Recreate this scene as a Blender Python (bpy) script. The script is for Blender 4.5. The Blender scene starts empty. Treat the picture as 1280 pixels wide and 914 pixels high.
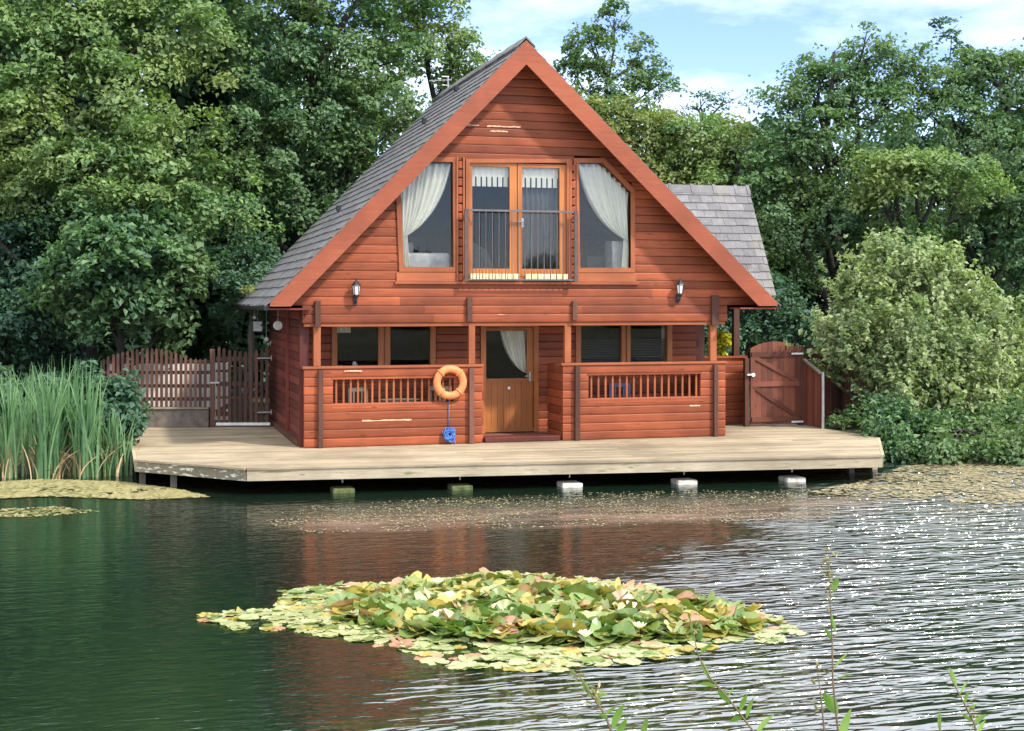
import bpy, math, random
import numpy as np
from mathutils import Vector, Matrix, Euler
random.seed(7); np.random.seed(7)
S = bpy.context.scene
COL = S.collection

# ------------------------------------------------------------------ camera, sky, sun, exposure
FPX = 1725.0; HOR = 375.0; YAW = math.radians(15.7); DIST = 24.64; CH = 2.9
FW = (math.sin(YAW), math.cos(YAW)); RT = (math.cos(YAW), -math.sin(YAW))
CAM = (-DIST*FW[0], -DIST*FW[1], CH)
cd = bpy.data.cameras.new('camera'); cam = bpy.data.objects.new('camera', cd); COL.objects.link(cam)
cam.location = CAM; cam.rotation_euler = (math.pi/2, 0, -YAW)
cd.sensor_width = 36; cd.lens = 36*FPX/1280; cd.shift_y = -(457-HOR)/1280
cd.clip_start = 0.1; cd.clip_end = 3000
S.camera = cam
S.render.resolution_x = 1024; S.render.resolution_y = 731

SUN_EL = math.radians(46); SUN_AZ = math.radians(141)     # azimuth from +Y, clockwise: to the right, behind the camera
w = bpy.data.worlds.new('World'); S.world = w; w.use_nodes = True
nt = w.node_tree; nt.nodes.clear()
N = nt.nodes.new; L = nt.links.new
out = N('ShaderNodeOutputWorld'); bg = N('ShaderNodeBackground'); bg.inputs[1].default_value = 0.15
sky = N('ShaderNodeTexSky'); sky.sky_type = 'NISHITA'; sky.sun_disc = False
sky.sun_elevation = SUN_EL; sky.sun_rotation = SUN_AZ; sky.air_density = 0.85; sky.dust_density = 0.1; sky.ozone_density = 2.5
tc = N('ShaderNodeTexCoord'); mp = N('ShaderNodeMapping'); mp.inputs['Scale'].default_value = (1.6, 1.6, 5.5)
mp.inputs['Location'].default_value = (0.35, 0.1, 0.2)
nz = N('ShaderNodeTexNoise'); nz.inputs['Scale'].default_value = 2.1; nz.inputs['Detail'].default_value = 7; nz.inputs['Roughness'].default_value = 0.6
rp = N('ShaderNodeValToRGB'); rp.color_ramp.elements[0].position = 0.40; rp.color_ramp.elements[1].position = 0.72
rp.color_ramp.elements[0].color = (0.0, 0.0, 0.0, 1); rp.color_ramp.elements[1].color = (0.75, 0.75, 0.75, 1)
mx = N('ShaderNodeMix'); mx.data_type = 'RGBA'; mx.inputs['B'].default_value = (9.5, 9.8, 10.2, 1)
L(tc.outputs['Generated'], mp.inputs[0]); L(mp.outputs[0], nz.inputs[0]); L(nz.outputs[0], rp.inputs[0])
sz_w = N('ShaderNodeSeparateXYZ'); L(tc.outputs['Generated'], sz_w.inputs[0])          # unseen cloud added overhead, for whiter water glints and softer shadows
mr_w = N('ShaderNodeMapRange'); mr_w.interpolation_type = 'SMOOTHSTEP'; L(sz_w.outputs[2], mr_w.inputs[0])
mr_w.inputs[1].default_value = 0.20; mr_w.inputs[2].default_value = 0.29; mr_w.inputs[3].default_value = 0.0; mr_w.inputs[4].default_value = 0.85
mx_w = N('ShaderNodeMath'); mx_w.operation = 'MAXIMUM'; L(rp.outputs[0], mx_w.inputs[0]); L(mr_w.outputs[0], mx_w.inputs[1])
L(mx_w.outputs[0], mx.inputs['Factor']); tn = N('ShaderNodeMix'); tn.data_type = 'RGBA'; tn.blend_type = 'MULTIPLY'; tn.inputs['Factor'].default_value = 1.0; tn.inputs['B'].default_value = (0.93, 0.91, 1.08, 1)
L(sky.outputs[0], tn.inputs['A']); L(tn.outputs['Result'], mx.inputs['A']); L(mx.outputs['Result'], bg.inputs[0]); L(bg.outputs[0], out.inputs[0])
sd = bpy.data.lights.new('sun', 'SUN'); sun = bpy.data.objects.new('sun', sd); COL.objects.link(sun)
sd.energy = 2.9; sd.angle = math.radians(3.5); sd.color = (1.0, 0.93, 0.82)
sv = Vector((math.sin(SUN_AZ)*math.cos(SUN_EL), math.cos(SUN_AZ)*math.cos(SUN_EL), math.sin(SUN_EL)))
sun.rotation_euler = sv.to_track_quat('Z', 'Y').to_euler(); sun.location = (20, -30, 40)
S.view_settings.view_transform = 'Standard'; S.view_settings.look = 'None'
S.view_settings.exposure = 0.85; S.view_settings.gamma = 1
S.render.engine = 'CYCLES'
S.cycles.max_bounces = 8; S.cycles.diffuse_bounces = 4; S.cycles.glossy_bounces = 4; S.cycles.transmission_bounces = 6; S.cycles.transparent_max_bounces = 12

# ------------------------------------------------------------------ measuring helpers (a photo pixel -> a point at a known real depth)
def ray(px, py):
    u = (px-640)/FPX
    return (FW[0]+RT[0]*u, FW[1]+RT[1]*u, (HOR-py)/FPX)
def onY(px, py, Y=0.0):
    r = ray(px, py); t = (Y-CAM[1])/r[1]; return Vector([CAM[i]+t*r[i] for i in range(3)])
WZ = -0.06                                  # water level
def onZ(px, py, Z=WZ):
    r = ray(px, py); t = (Z-CAM[2])/r[2]; return Vector([CAM[i]+t*r[i] for i in range(3)])
def onX(px, py, X):
    r = ray(px, py); t = (X-CAM[0])/r[0]; return Vector([CAM[i]+t*r[i] for i in range(3)])
def onD(px, py, D):
    r = ray(px, py); return Vector([CAM[i]+D*r[i] for i in range(3)])
def XY(px, Y=0.0): return onY(px, 400, Y).x
def ZY(py, px=640, Y=0.0): return onY(px, py, Y).z

# ------------------------------------------------------------------ materials
def newmat(name):
    m = bpy.data.materials.new(name); m.use_nodes = True
    n = m.node_tree; n.nodes.clear()
    o = n.nodes.new('ShaderNodeOutputMaterial'); b = n.nodes.new('ShaderNodeBsdfPrincipled')
    n.links.new(b.outputs[0], o.inputs[0]); return m, n, b, o
def mixc(n, fac, a, b, mode='MIX'):
    x = n.nodes.new('ShaderNodeMix'); x.data_type = 'RGBA'; x.blend_type = mode
    for s, v in (('Factor', fac), ('A', a), ('B', b)):
        if hasattr(v, 'links') or hasattr(v, 'is_linked'): n.links.new(v, x.inputs[s])
        else: x.inputs[s].default_value = v if s == 'Factor' else (*v, 1) if len(v) == 3 else v
    return x.outputs['Result']
def noise(n, scale, detail=4, rough=0.55, sc=(1, 1, 1), rot=(0, 0, 0), coord='Object', dist=0.0):
    t = n.nodes.new('ShaderNodeTexCoord'); m = n.nodes.new('ShaderNodeMapping')
    m.inputs['Scale'].default_value = sc; m.inputs['Rotation'].default_value = rot
    q = n.nodes.new('ShaderNodeTexNoise'); q.inputs['Scale'].default_value = scale; q.inputs['Detail'].default_value = detail
    q.inputs['Roughness'].default_value = rough; q.inputs['Distortion'].default_value = dist
    n.links.new(t.outputs[coord], m.inputs[0]); n.links.new(m.outputs[0], q.inputs[0]); return q.outputs[0]
def ramp(n, src, p0, p1, c0=(0, 0, 0), c1=(1, 1, 1)):
    r = n.nodes.new('ShaderNodeValToRGB'); r.color_ramp.elements[0].position = p0; r.color_ramp.elements[1].position = p1
    r.color_ramp.elements[0].color = (*c0, 1); r.color_ramp.elements[1].color = (*c1, 1)
    n.links.new(src, r.inputs[0]); return r.outputs[0]
def mth(n, op, a, b=None):
    q = n.nodes.new('ShaderNodeMath'); q.operation = op
    for i, v in enumerate((a, b)):
        if v is None: continue
        if isinstance(v, (int, float)): q.inputs[i].default_value = v
        else: n.links.new(v, q.inputs[i])
    return q.outputs[0]
def tint(n):
    a = n.nodes.new('ShaderNodeAttribute'); a.attribute_name = 'tint'; return a.outputs['Fac']
def bump(n, b, h, strength=0.3, dist=0.01):
    q = n.nodes.new('ShaderNodeBump'); q.inputs['Strength'].default_value = strength; q.inputs['Distance'].default_value = dist
    n.links.new(h, q.inputs['Height']); n.links.new(q.outputs[0], b.inputs['Normal'])

def wood(name, c, c2, axis='X', rough=0.55, knots=True, vary=0.5, wear=None):
    m, n, b, o = newmat(name)
    sc = {'X': (0.35, 6, 6), 'Y': (6, 0.35, 6), 'Z': (6, 6, 0.35)}[axis]
    g = noise(n, 5, 6, 0.65, sc, dist=0.6)
    col = mixc(n, ramp(n, g, 0.3, 0.72), c2, c)
    blot = noise(n, 0.8, 4, 0.6)
    col = mixc(n, ramp(n, blot, 0.38, 0.68, (0, 0, 0), (0.62, 0.62, 0.62)), col, tuple(x*0.55 for x in c2))
    t = tint(n)
    bright = ramp(n, t, 0.0, 1.0, (1-vary,)*3, (1+vary*0.45,)*3)
    col = mixc(n, 1.0, col, bright, 'MULTIPLY')
    if knots:
        tcn = n.nodes.new('ShaderNodeTexCoord'); mm = n.nodes.new('ShaderNodeMapping'); mm.inputs['Scale'].default_value = {'X': (1, 3, 3.6), 'Y': (3, 1, 3.6), 'Z': (3.6, 3, 1)}[axis]
        v = n.nodes.new('ShaderNodeTexVoronoi'); v.inputs['Scale'].default_value = 1.9
        n.links.new(tcn.outputs['Object'], mm.inputs[0]); n.links.new(mm.outputs[0], v.inputs['Vector'])
        col = mixc(n, ramp(n, v.outputs['Distance'], 0.04, 0.14, (0.75,)*3, (0, 0, 0)), col, tuple(x*0.3 for x in c2))
    if wear:
        wn = noise(n, 3.0, 5, 0.6, {'X': (0.5, 3, 9), 'Y': (3, .5, 9), 'Z': (9, 9, 0.5)}[axis])
        col = mixc(n, ramp(n, wn, wear[0], wear[0]+0.04), col, wear[1])
    n.links.new(col, b.inputs['Base Color']); b.inputs['Roughness'].default_value = rough
    b.inputs['Specular IOR Level'].default_value = 0.3
    bump(n, b, g, 0.35, 0.006); return m
def plain(name, c, rough=0.5, metal=0.0, var=0.25, scale=8, spec=0.4):
    m, n, b, o = newmat(name)
    g = noise(n, scale, 5, 0.6)
    col = mixc(n, ramp(n, g, 0.3, 0.75), tuple(x*(1-var) for x in c), tuple(min(1, x*(1+var*0.5)) for x in c))
    n.links.new(col, b.inputs['Base Color']); b.inputs['Roughness'].default_value = rough; b.inputs['Metallic'].default_value = metal
    b.inputs['Specular IOR Level'].default_value = spec
    bump(n, b, g, 0.15, 0.004); return m
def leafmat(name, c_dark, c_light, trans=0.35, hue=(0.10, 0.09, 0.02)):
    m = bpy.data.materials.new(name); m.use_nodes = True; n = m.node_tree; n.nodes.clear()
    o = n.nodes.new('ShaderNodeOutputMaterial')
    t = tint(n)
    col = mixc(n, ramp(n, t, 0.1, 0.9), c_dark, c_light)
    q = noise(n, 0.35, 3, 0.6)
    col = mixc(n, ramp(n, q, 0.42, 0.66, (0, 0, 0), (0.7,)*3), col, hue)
    d = n.nodes.new('ShaderNodeBsdfPrincipled'); d.inputs['Roughness'].default_value = 0.5; d.inputs['Specular IOR Level'].default_value = 0.35
    tr = n.nodes.new('ShaderNodeBsdfTranslucent'); ms = n.nodes.new('ShaderNodeMixShader'); ms.inputs[0].default_value = trans
    n.links.new(col, d.inputs['Base Color'])
    tcol = mixc(n, 1.0, col, (1.05, 1.3, 0.6), 'MULTIPLY')
    n.links.new(tcol, tr.inputs[0]); n.links.new(d.outputs[0], ms.inputs[1]); n.links.new(tr.outputs[0], ms.inputs[2])
    n.links.new(ms.outputs[0], o.inputs[0]); return m

RED = (0.42, 0.108, 0.038); RED2 = (0.26, 0.058, 0.024)
M = {}
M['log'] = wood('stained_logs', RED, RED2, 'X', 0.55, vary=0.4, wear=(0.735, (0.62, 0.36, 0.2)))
M['logY'] = wood('stained_logs_shaded', (0.24, 0.055, 0.04), (0.14, 0.03, 0.025), 'Y')  # darker copy of the logs: side-wall shade put into the colour
M['trim'] = wood('orange_trim', (0.43, 0.135, 0.052), (0.32, 0.088, 0.036), 'X', 0.5, knots=False, vary=0.2)
M['trimZ'] = wood('orange_trim_upright', (0.42, 0.135, 0.052), (0.31, 0.088, 0.036), 'Z', 0.5, knots=False, vary=0.2)
M['barge'] = wood('barge_paint', (0.34, 0.092, 0.044), (0.26, 0.066, 0.032), 'X', 0.6, knots=False, vary=0.1, wear=(0.74, (0.20, 0.07, 0.045)))
M['post'] = wood('weathered_brown_wood', (0.20, 0.085, 0.055), (0.12, 0.05, 0.036), 'Z', 0.7)
M['door'] = wood('golden_door', (0.45, 0.17, 0.045), (0.33, 0.11, 0.03), 'Z', 0.4, knots=False, vary=0.15)
M['doorframe'] = wood('golden_frame', (0.55, 0.20, 0.06), (0.42, 0.14, 0.045), 'Z', 0.4, knots=False, vary=0.15)
M['deck'] = wood('silvered_deck', (0.50, 0.41, 0.285), (0.29, 0.23, 0.15), 'X', 0.8, knots=False, vary=0.30, wear=(0.62, (0.30, 0.24, 0.15)))
M['gate'] = wood('gate_brown', (0.25, 0.085, 0.05), (0.15, 0.05, 0.032), 'Z', 0.65)
M['picket'] = wood('picket_brown', (0.17, 0.085, 0.06), (0.10, 0.05, 0.038), 'Z', 0.75)
M['greywood'] = wood('grey_wood', (0.36, 0.30, 0.24), (0.22, 0.18, 0.14), 'X', 0.8, knots=False)
M['bare'] = plain('bare_wood', (0.66, 0.42, 0.27), 0.7)
M['dark'] = plain('dark_inside', (0.035, 0.03, 0.03), 0.8)
M['inwall'] = plain('inside_wall', (0.10, 0.085, 0.075), 0.8)
M['black'] = plain('black_metal', (0.02, 0.02, 0.025), 0.45)
M['brownrail'] = plain('brown_rail_post', (0.11, 0.06, 0.05), 0.5)
M['rail'] = plain('railing_metal', (0.15, 0.135, 0.14), 0.5, 0.3)
M['steel'] = plain('grey_metal', (0.45, 0.45, 0.46), 0.4, 0.6)
M['white'] = plain('white_paint', (0.78, 0.77, 0.74), 0.5)
M['cream'] = plain('cream_curtain', (0.86, 0.83, 0.72), 0.85, var=0.08)
M['net'] = plain('net_curtain', (0.12, 0.125, 0.125), 0.9, var=0.1)
M['orange'] = plain('faded_orange', (0.75, 0.25, 0.09), 0.55, var=0.25, scale=14)
M['blue'] = plain('blue_rope', (0.08, 0.20, 0.55), 0.8, var=0.6, scale=40)
M['darkblue'] = plain('dark_blue_paint', (0.035, 0.04, 0.10), 0.6)
M['concrete'] = plain('pale_concrete', (0.62, 0.59, 0.52), 0.9, var=0.5, scale=12)
M['moss'] = plain('mossy_concrete', (0.10, 0.12, 0.045), 0.95, var=0.6, scale=14)
M['render'] = plain('rendered_wall', (0.17, 0.14, 0.12), 0.9, var=0.6, scale=5)
M['palepanel'] = plain('pale_panel', (0.80, 0.72, 0.66), 0.9, var=0.4, scale=2.5)  # pale tone standing in for sunlight behind the picket fence
M['bark'] = plain('bark', (0.04, 0.036, 0.032), 0.95, var=0.5, scale=9)
M['barkpale'] = plain('pale_bark', (0.20, 0.18, 0.15), 0.95, var=0.5, scale=9)
M['yellowbrass'] = plain('yellow_threshold', (0.92, 0.82, 0.45), 0.3)

def slate():
    m, n, b, o = newmat('slate')
    t = tint(n); g = noise(n, 6, 6, 0.65, (1, 1, 1))
    col = mixc(n, ramp(n, t, 0, 1), (0.09, 0.087, 0.092), (0.155, 0.15, 0.16))
    col = mixc(n, ramp(n, g, 0.5, 0.75, (0, 0, 0), (0.5,)*3), col, (0.30, 0.285, 0.28))
    g2 = noise(n, 1.4, 5, 0.6)
    col = mixc(n, ramp(n, g2, 0.52, 0.7, (0, 0, 0), (0.55,)*3), col, (0.17, 0.16, 0.11))
    n.links.new(col, b.inputs['Base Color']); b.inputs['Roughness'].default_value = 0.7; bump(n, b, g, 0.4, 0.01); return m
M['slate'] = slate()

def glassmat():
    m = bpy.data.materials.new('window_glass'); m.use_nodes = True; n = m.node_tree; n.nodes.clear()
    o = n.nodes.new('ShaderNodeOutputMaterial'); tr = n.nodes.new('ShaderNodeBsdfTransparent'); gl = n.nodes.new('ShaderNodeBsdfGlossy')
    tr.inputs[0].default_value = (0.95, 0.96, 0.955, 1); gl.inputs['Roughness'].default_value = 0.015
    f = n.nodes.new('ShaderNodeFresnel'); f.inputs[0].default_value = 1.5
    q = noise(n, 1.1, 2, 0.5); bp = n.nodes.new('ShaderNodeBump'); bp.inputs['Strength'].default_value = 0.02; bp.inputs['Distance'].default_value = 0.02
    n.links.new(q, bp.inputs['Height']); n.links.new(bp.outputs[0], gl.inputs['Normal'])
    ms = n.nodes.new('ShaderNodeMixShader'); n.links.new(mth(n, 'MULTIPLY', f.outputs[0], 0.7), ms.inputs[0])
    n.links.new(tr.outputs[0], ms.inputs[1]); n.links.new(gl.outputs[0], ms.inputs[2]); n.links.new(ms.outputs[0], o.inputs[0]); return m
M['glass'] = glassmat()

# ------------------------------------------------------------------ mesh builder and scene helpers
WL = {}
class MB:
    def __init__(s): s.v = []; s.f = []; s.t = []; s.cur = None
    def add(s, vs, fs, t=None):
        b = len(s.v); s.v += [tuple(p) for p in vs]; s.f += [tuple(b+i for i in f) for f in fs]
        t = random.random() if t is None else t
        s.t += [t]*len(vs); return s
    def box(s, x0, x1, y0, y1, z0, z1, t=None, mat=None):
        x0, x1 = sorted((x0, x1)); y0, y1 = sorted((y0, y1)); z0, z1 = sorted((z0, z1))
        vs = [Vector((x, y, z)) for z in (z0, z1) for y in (y0, y1) for x in (x0, x1)]
        if mat: vs = [mat @ v for v in vs]
        return s.add(vs, [(0, 2, 3, 1), (4, 5, 7, 6), (0, 1, 5, 4), (2, 6, 7, 3), (0, 4, 6, 2), (1, 3, 7, 5)], t)
    def beam(s, p, q, wd, th, up=(0, 0, 1), t=None):          # bar from p to q, width wd (side), thickness th (up)
        p = Vector(p); q = Vector(q); d = (q-p); ln = d.length; d.normalize()
        sd_ = d.cross(Vector(up)); sd_.normalize(); u = sd_.cross(d)
        vs = [o + sd_*(a*wd/2) + u*(b*th/2) for o in (p, q) for a, b in ((-1, -1), (1, -1), (1, 1), (-1, 1))]
        return s.add(vs, [(0, 1, 2, 3), (7, 6, 5, 4), (0, 4, 5, 1), (1, 5, 6, 2), (2, 6, 7, 3), (3, 7, 4, 0)], t)
    def prism(s, poly, d, t=None):                            # poly: 3-d points, extruded by vector d
        n = len(poly); P = [Vector(p) for p in poly]; d = Vector(d)
        vs = P+[p+d for p in P]
        nrm = (P[1]-P[0]).cross(P[2]-P[1])
        fl = nrm.dot(d) > 0
        fs = [tuple(range(n)) if not fl else tuple(reversed(range(n))), tuple(n+i for i in (reversed(range(n)) if not fl else range(n)))]
        for i in range(n):
            j = (i+1) % n
            fs.append((i, n+i, n+j, j) if not fl else (i, j, n+j, n+i))
        return s.add(vs, fs, t)
    def tube(s, pts, rad, n=8, t=None, cap=True):
        pts = [Vector(p) for p in pts]; rad = rad if isinstance(rad, (list, tuple)) else [rad]*len(pts)
        vs = []; fs = []
        prev = None
        for i, p in enumerate(pts):
            d = (pts[min(i+1, len(pts)-1)]-pts[max(i-1, 0)]).normalized()
            a = d.orthogonal() if prev is None else (prev - d*prev.dot(d))
            a.normalize(); prev = a; b = d.cross(a)
            for k in range(n):
                th = 2*math.pi*k/n; vs.append(p+(a*math.cos(th)+b*math.sin(th))*rad[i])
        for i in range(len(pts)-1):
            for k in range(n):
                fs.append((i*n+k, i*n+(k+1) % n, (i+1)*n+(k+1) % n, (i+1)*n+k))
        if cap: fs += [tuple(reversed(range(n))), tuple((len(pts)-1)*n+k for k in range(n))]
        return s.add(vs, fs, t)
    def lathe(s, c, prof, n=20, axis='Z', t=None):            # prof: (r, h)
        vs = []; fs = []; c = Vector(c)
        for r, h in prof:
            for k in range(n):
                a = 2*math.pi*k/n; x, y = r*math.cos(a), r*math.sin(a)
                vs.append(c + (Vector((x, y, h)) if axis == 'Z' else Vector((x, h, y))))
        for i in range(len(prof)-1):
            for k in range(n): fs.append((i*n+k, i*n+(k+1) % n, (i+1)*n+(k+1) % n, (i+1)*n+k))
        fs += [tuple(reversed(range(n))), tuple((len(prof)-1)*n+k for k in range(n))]
        return s.add(vs, fs, t)
    def sheet(s, fn, nu, nv, t=None):
        vs = [fn(i/nu, j/nv) for j in range(nv+1) for i in range(nu+1)]
        fs = [(j*(nu+1)+i, j*(nu+1)+i+1, (j+1)*(nu+1)+i+1, (j+1)*(nu+1)+i) for j in range(nv) for i in range(nu)]
        return s.add(vs, fs, t)
    def build(s, name, mat, parent=None, loc=None, smooth=False, bevel=0.0, solid=0.0):
        if parent is not None: o0 = WL[parent.name]
        elif loc is not None: o0 = Vector(loc)
        else:
            a = np.array(s.v); o0 = Vector(((a[:, 0].min()+a[:, 0].max())/2, (a[:, 1].min()+a[:, 1].max())/2, a[:, 2].min()))
        me = bpy.data.meshes.new(name)
        me.from_pydata([(v[0]-o0[0], v[1]-o0[1], v[2]-o0[2]) for v in s.v], [], s.f)
        at = me.attributes.new('tint', 'FLOAT', 'POINT'); at.data.foreach_set('value', s.t)
        if smooth: me.polygons.foreach_set('use_smooth', [True]*len(me.polygons))
        me.materials.append(mat); me.update()
        o = bpy.data.objects.new(name, me); COL.objects.link(o)
        if parent is not None: o.parent = parent
        else: o.location = o0
        WL[o.name] = o0
        if solid: md = o.modifiers.new('solid', 'SOLIDIFY'); md.thickness = solid; md.offset = 0
        if bevel: md = o.modifiers.new('bevel', 'BEVEL'); md.width = bevel; md.segments = 2; md.limit_method = 'ANGLE'
        return o
def tag(o, label=None, cat=None, group=None, kind=None):
    for k, v in (('label', label), ('category', cat), ('group', group), ('kind', kind)):
        if v: o[k] = v
    return o
def thing(name, loc, label, cat, group=None):
    o = bpy.data.objects.new(name, None); COL.objects.link(o); o.location = loc; WL[o.name] = Vector(loc)
    o.empty_display_size = 0.2
    return tag(o, label, cat, group)
def kids(o): return [c for c in COL.objects if c.parent == o]
def copy_tree(o, parent=None):
    c = o.copy(); COL.objects.link(c); c.parent = parent
    for ch in kids(o): copy_tree(ch, c)
    return c

# ------------------------------------------------------------------ terrain, water
def yshore(x):
    return np.interp(x, [-60, -20, -14, -9.5, -7.2, -6.6, 4.5, 5.8, 7.0, 8.5, 12, 20, 60], [-3, -2.0, -0.6, 0.5, 1.0, 2.6, 2.6, 0.6, -1.3, -1.9, -2.6, -4.5, -8])
def pond_s(x, y):
    dpt = (x-CAM[0])*FW[0]+(y-CAM[1])*FW[1]
    wob = 0.25*np.sin(x*1.3+0.4*y)+0.15*np.sin(x*3.1+1.7)
    return np.minimum(np.minimum(dpt-5.6, yshore(x)-y+wob), np.minimum(x+34, 30-x)), dpt
def ground_z(x, y):
    s, dpt = pond_s(x, y)
    near = dpt < 12
    top = np.where(near, 1.3, 0.34); k = np.where(near, 0.34, 0.7)
    z = np.where(s > 0, -np.minimum(1.2, s*0.5), np.minimum(top, -s*k))
    return z + np.where(s < -0.6, 0.03*np.sin(x*0.9)*np.cos(y*1.1), 0)
def gaxis(c, half, step, far):
    a = list(np.arange(c-half, c+half+1e-6, step)); g = step
    lo = a[0]; hi = a[-1]
    while hi < c+far: g *= 1.35; hi += g; lo -= g; a = [lo]+a+[hi]
    return np.array(a)
gx = gaxis(0, 26, 0.4, 900); gy = gaxis(-6, 26, 0.4, 900)
GX, GY = np.meshgrid(gx, gy)
GZ = ground_z(GX, GY)
mb = MB(); nx_ = len(gx); ny_ = len(gy)
mb.v = list(zip(GX.ravel().tolist(), GY.ravel().tolist(), GZ.ravel().tolist())); mb.t = [0.5]*len(mb.v)
mb.f = [(j*nx_+i, j*nx_+i+1, (j+1)*nx_+i+1, (j+1)*nx_+i) for j in range(ny_-1) for i in range(nx_-1)]
m, n, b, o_ = newmat('soil')
g1 = noise(n, 0.8, 6, 0.65); g2 = noise(n, 9, 6, 0.7)
c = mixc(n, ramp(n, g1, 0.4, 0.65), (0.05, 0.042, 0.028), (0.055, 0.075, 0.025))
c = mixc(n, ramp(n, g2, 0.5, 0.75, (0, 0, 0), (0.7,)*3), c, (0.13, 0.10, 0.06))
n.links.new(c, b.inputs['Base Color']); b.inputs['Roughness'].default_value = 0.95; bump(n, b, g2, 0.6, 0.05)
tag(mb.build('ground', m, loc=(0, 0, 0), smooth=True), kind='structure')

m, n, b, o_ = newmat('pond_water')
b.inputs['Base Color'].default_value = (0.004, 0.014, 0.008, 1); b.inputs['Roughness'].default_value = 0.08
b.inputs['IOR'].default_value = 3.6; b.inputs['Specular IOR Level'].default_value = 0.5
rot = (0, 0, YAW+math.radians(4))
def wv(scale, along, dist=0.3, det=2): return noise(n, scale, det, 0.5, (along, 1, 1), rot, dist=dist)
big = wv(4.0, 0.26, 0.5, 1); mid = wv(10.0, 0.26, 0.6, 1); fine = wv(17, 0.35, 0.4, 2)
tcx = n.nodes.new('ShaderNodeTexCoord'); sx = n.nodes.new('ShaderNodeSeparateXYZ'); n.links.new(tcx.outputs['Object'], sx.inputs[0])
pA = onZ(1030, 640); pB = onZ(590, 905)                      # the edge of the wind-ruffled water
dv = (pB-pA).normalized(); nr = Vector((-dv.y, dv.x, 0))
if nr.dot(onZ(1200, 880)-pA) < 0: nr = -nr
e = mth(n, 'ADD', mth(n, 'MULTIPLY', sx.outputs[0], nr.x), mth(n, 'MULTIPLY', sx.outputs[1], nr.y))
e = mth(n, 'SUBTRACT', e, nr.dot(pA))
patch = noise(n, 0.35, 3, 0.6, (1, 1, 1))
e = mth(n, 'ADD', e, mth(n, 'MULTIPLY', mth(n, 'SUBTRACT', patch, 0.5), 4.0))
mask = n.nodes.new('ShaderNodeMapRange'); mask.interpolation_type = 'SMOOTHSTEP'
n.links.new(e, mask.inputs[0]); mask.inputs[1].default_value = -1.3; mask.inputs[2].default_value = 1.3; mask.inputs[3].default_value = 0.03; mask.inputs[4].default_value = 1.0
hsum = mth(n, 'ADD', mth(n, 'MULTIPLY', big, 0.75), mth(n, 'ADD', mth(n, 'MULTIPLY', mid, 0.85), mth(n, 'MULTIPLY', fine, 0.09)))
hh = mth(n, 'MULTIPLY', hsum, mask.outputs[0])
hh = mth(n, 'ADD', hh, mth(n, 'MULTIPLY', fine, 0.02))
bump(n, b, hh, 1.0, 0.22)
mb = MB(); mb.sheet(lambda u, v: (-60+120*u, -40+70*v, WZ), 60, 40)
water = tag(mb.build('pond_water', m, loc=(0, 0, 0), smooth=True), kind='structure')

# ------------------------------------------------------------------ log cabin
APX, APZ = 0.12, 7.50                      # ridge (top of slates)
EL, ER, EZ = -4.33, 4.95, 2.90             # eaves, left and right
YF, YB = -0.45, 6.15                       # front and back edge of the roof
LP = 0.15                                  # log pitch
SLL = (APZ-EZ)/(APX-EL); SLR = (APZ-EZ)/(ER-APX)
cabin = thing('log_cabin', (0.2, 2.5, 0.36), 'two storey red brown log cabin with steep slate gable roof standing on the deck', 'cabin')

def log_rows(mb, z0, z1, xf, opens=(), y=0.0, th=0.11, flip=1, axis='X', seg=3.4):
    """horizontal rounded logs; xf(z)->(a,b); opens: convex polygons [(a,z)...] left free"""
    k = int(round((z1-z0)/LP)); p = (z1-z0)/k
    for i in range(k):
        a0 = z0+i*p; a1 = a0+p; zm = (a0+a1)/2
        lo, hi = xf(zm)
        iv = [(lo, hi)]
        for poly in opens:
            xs = []
            for q in range(len(poly)):
                (xa, za), (xb, zb) = poly[q], poly[(q+1) % len(poly)]
                if (za-zm)*(zb-zm) <= 0 and za != zb: xs.append(xa+(xb-xa)*(zm-za)/(zb-za))
            if len(xs) >= 2:
                A, B = min(xs), max(xs); nv = []
                for s_, e_ in iv:
                    if B <= s_ or A >= e_: nv.append((s_, e_)); continue
                    if A > s_: nv.append((s_, A))
                    if B < e_: nv.append((B, e_))
                iv = nv
        for s_, e_ in iv:
            if e_-s_ < 0.03: continue
            cuts = [s_]
            while e_-cuts[-1] > seg*1.3: cuts.append(cuts[-1]+seg*random.uniform(0.6, 1.1))
            cuts.append(e_)
            for c0, c1 in zip(cuts[:-1], cuts[1:]):
                c1 -= 0.0015
                g = 0.0028
                prof = [(-0.014*flip, a0+g), (-0.026*flip, a0+0.007), (-0.031*flip, a0+0.03), (-0.033*flip, zm), (-0.031*flip, a1-0.02), (-0.024*flip, a1-g), (th*flip, a1-g+0.004), (th*flip, a0+g)]
                if axis == 'X': mb.prism([(c0, y+u, v) for u, v in prof], (c1-c0, 0, 0))
                else: mb.prism([(y+u, c0, v) for u, v in prof], (0, c1-c0, 0))
    return mb
def backing(mb, poly, opens, y0, y1): pass

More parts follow.
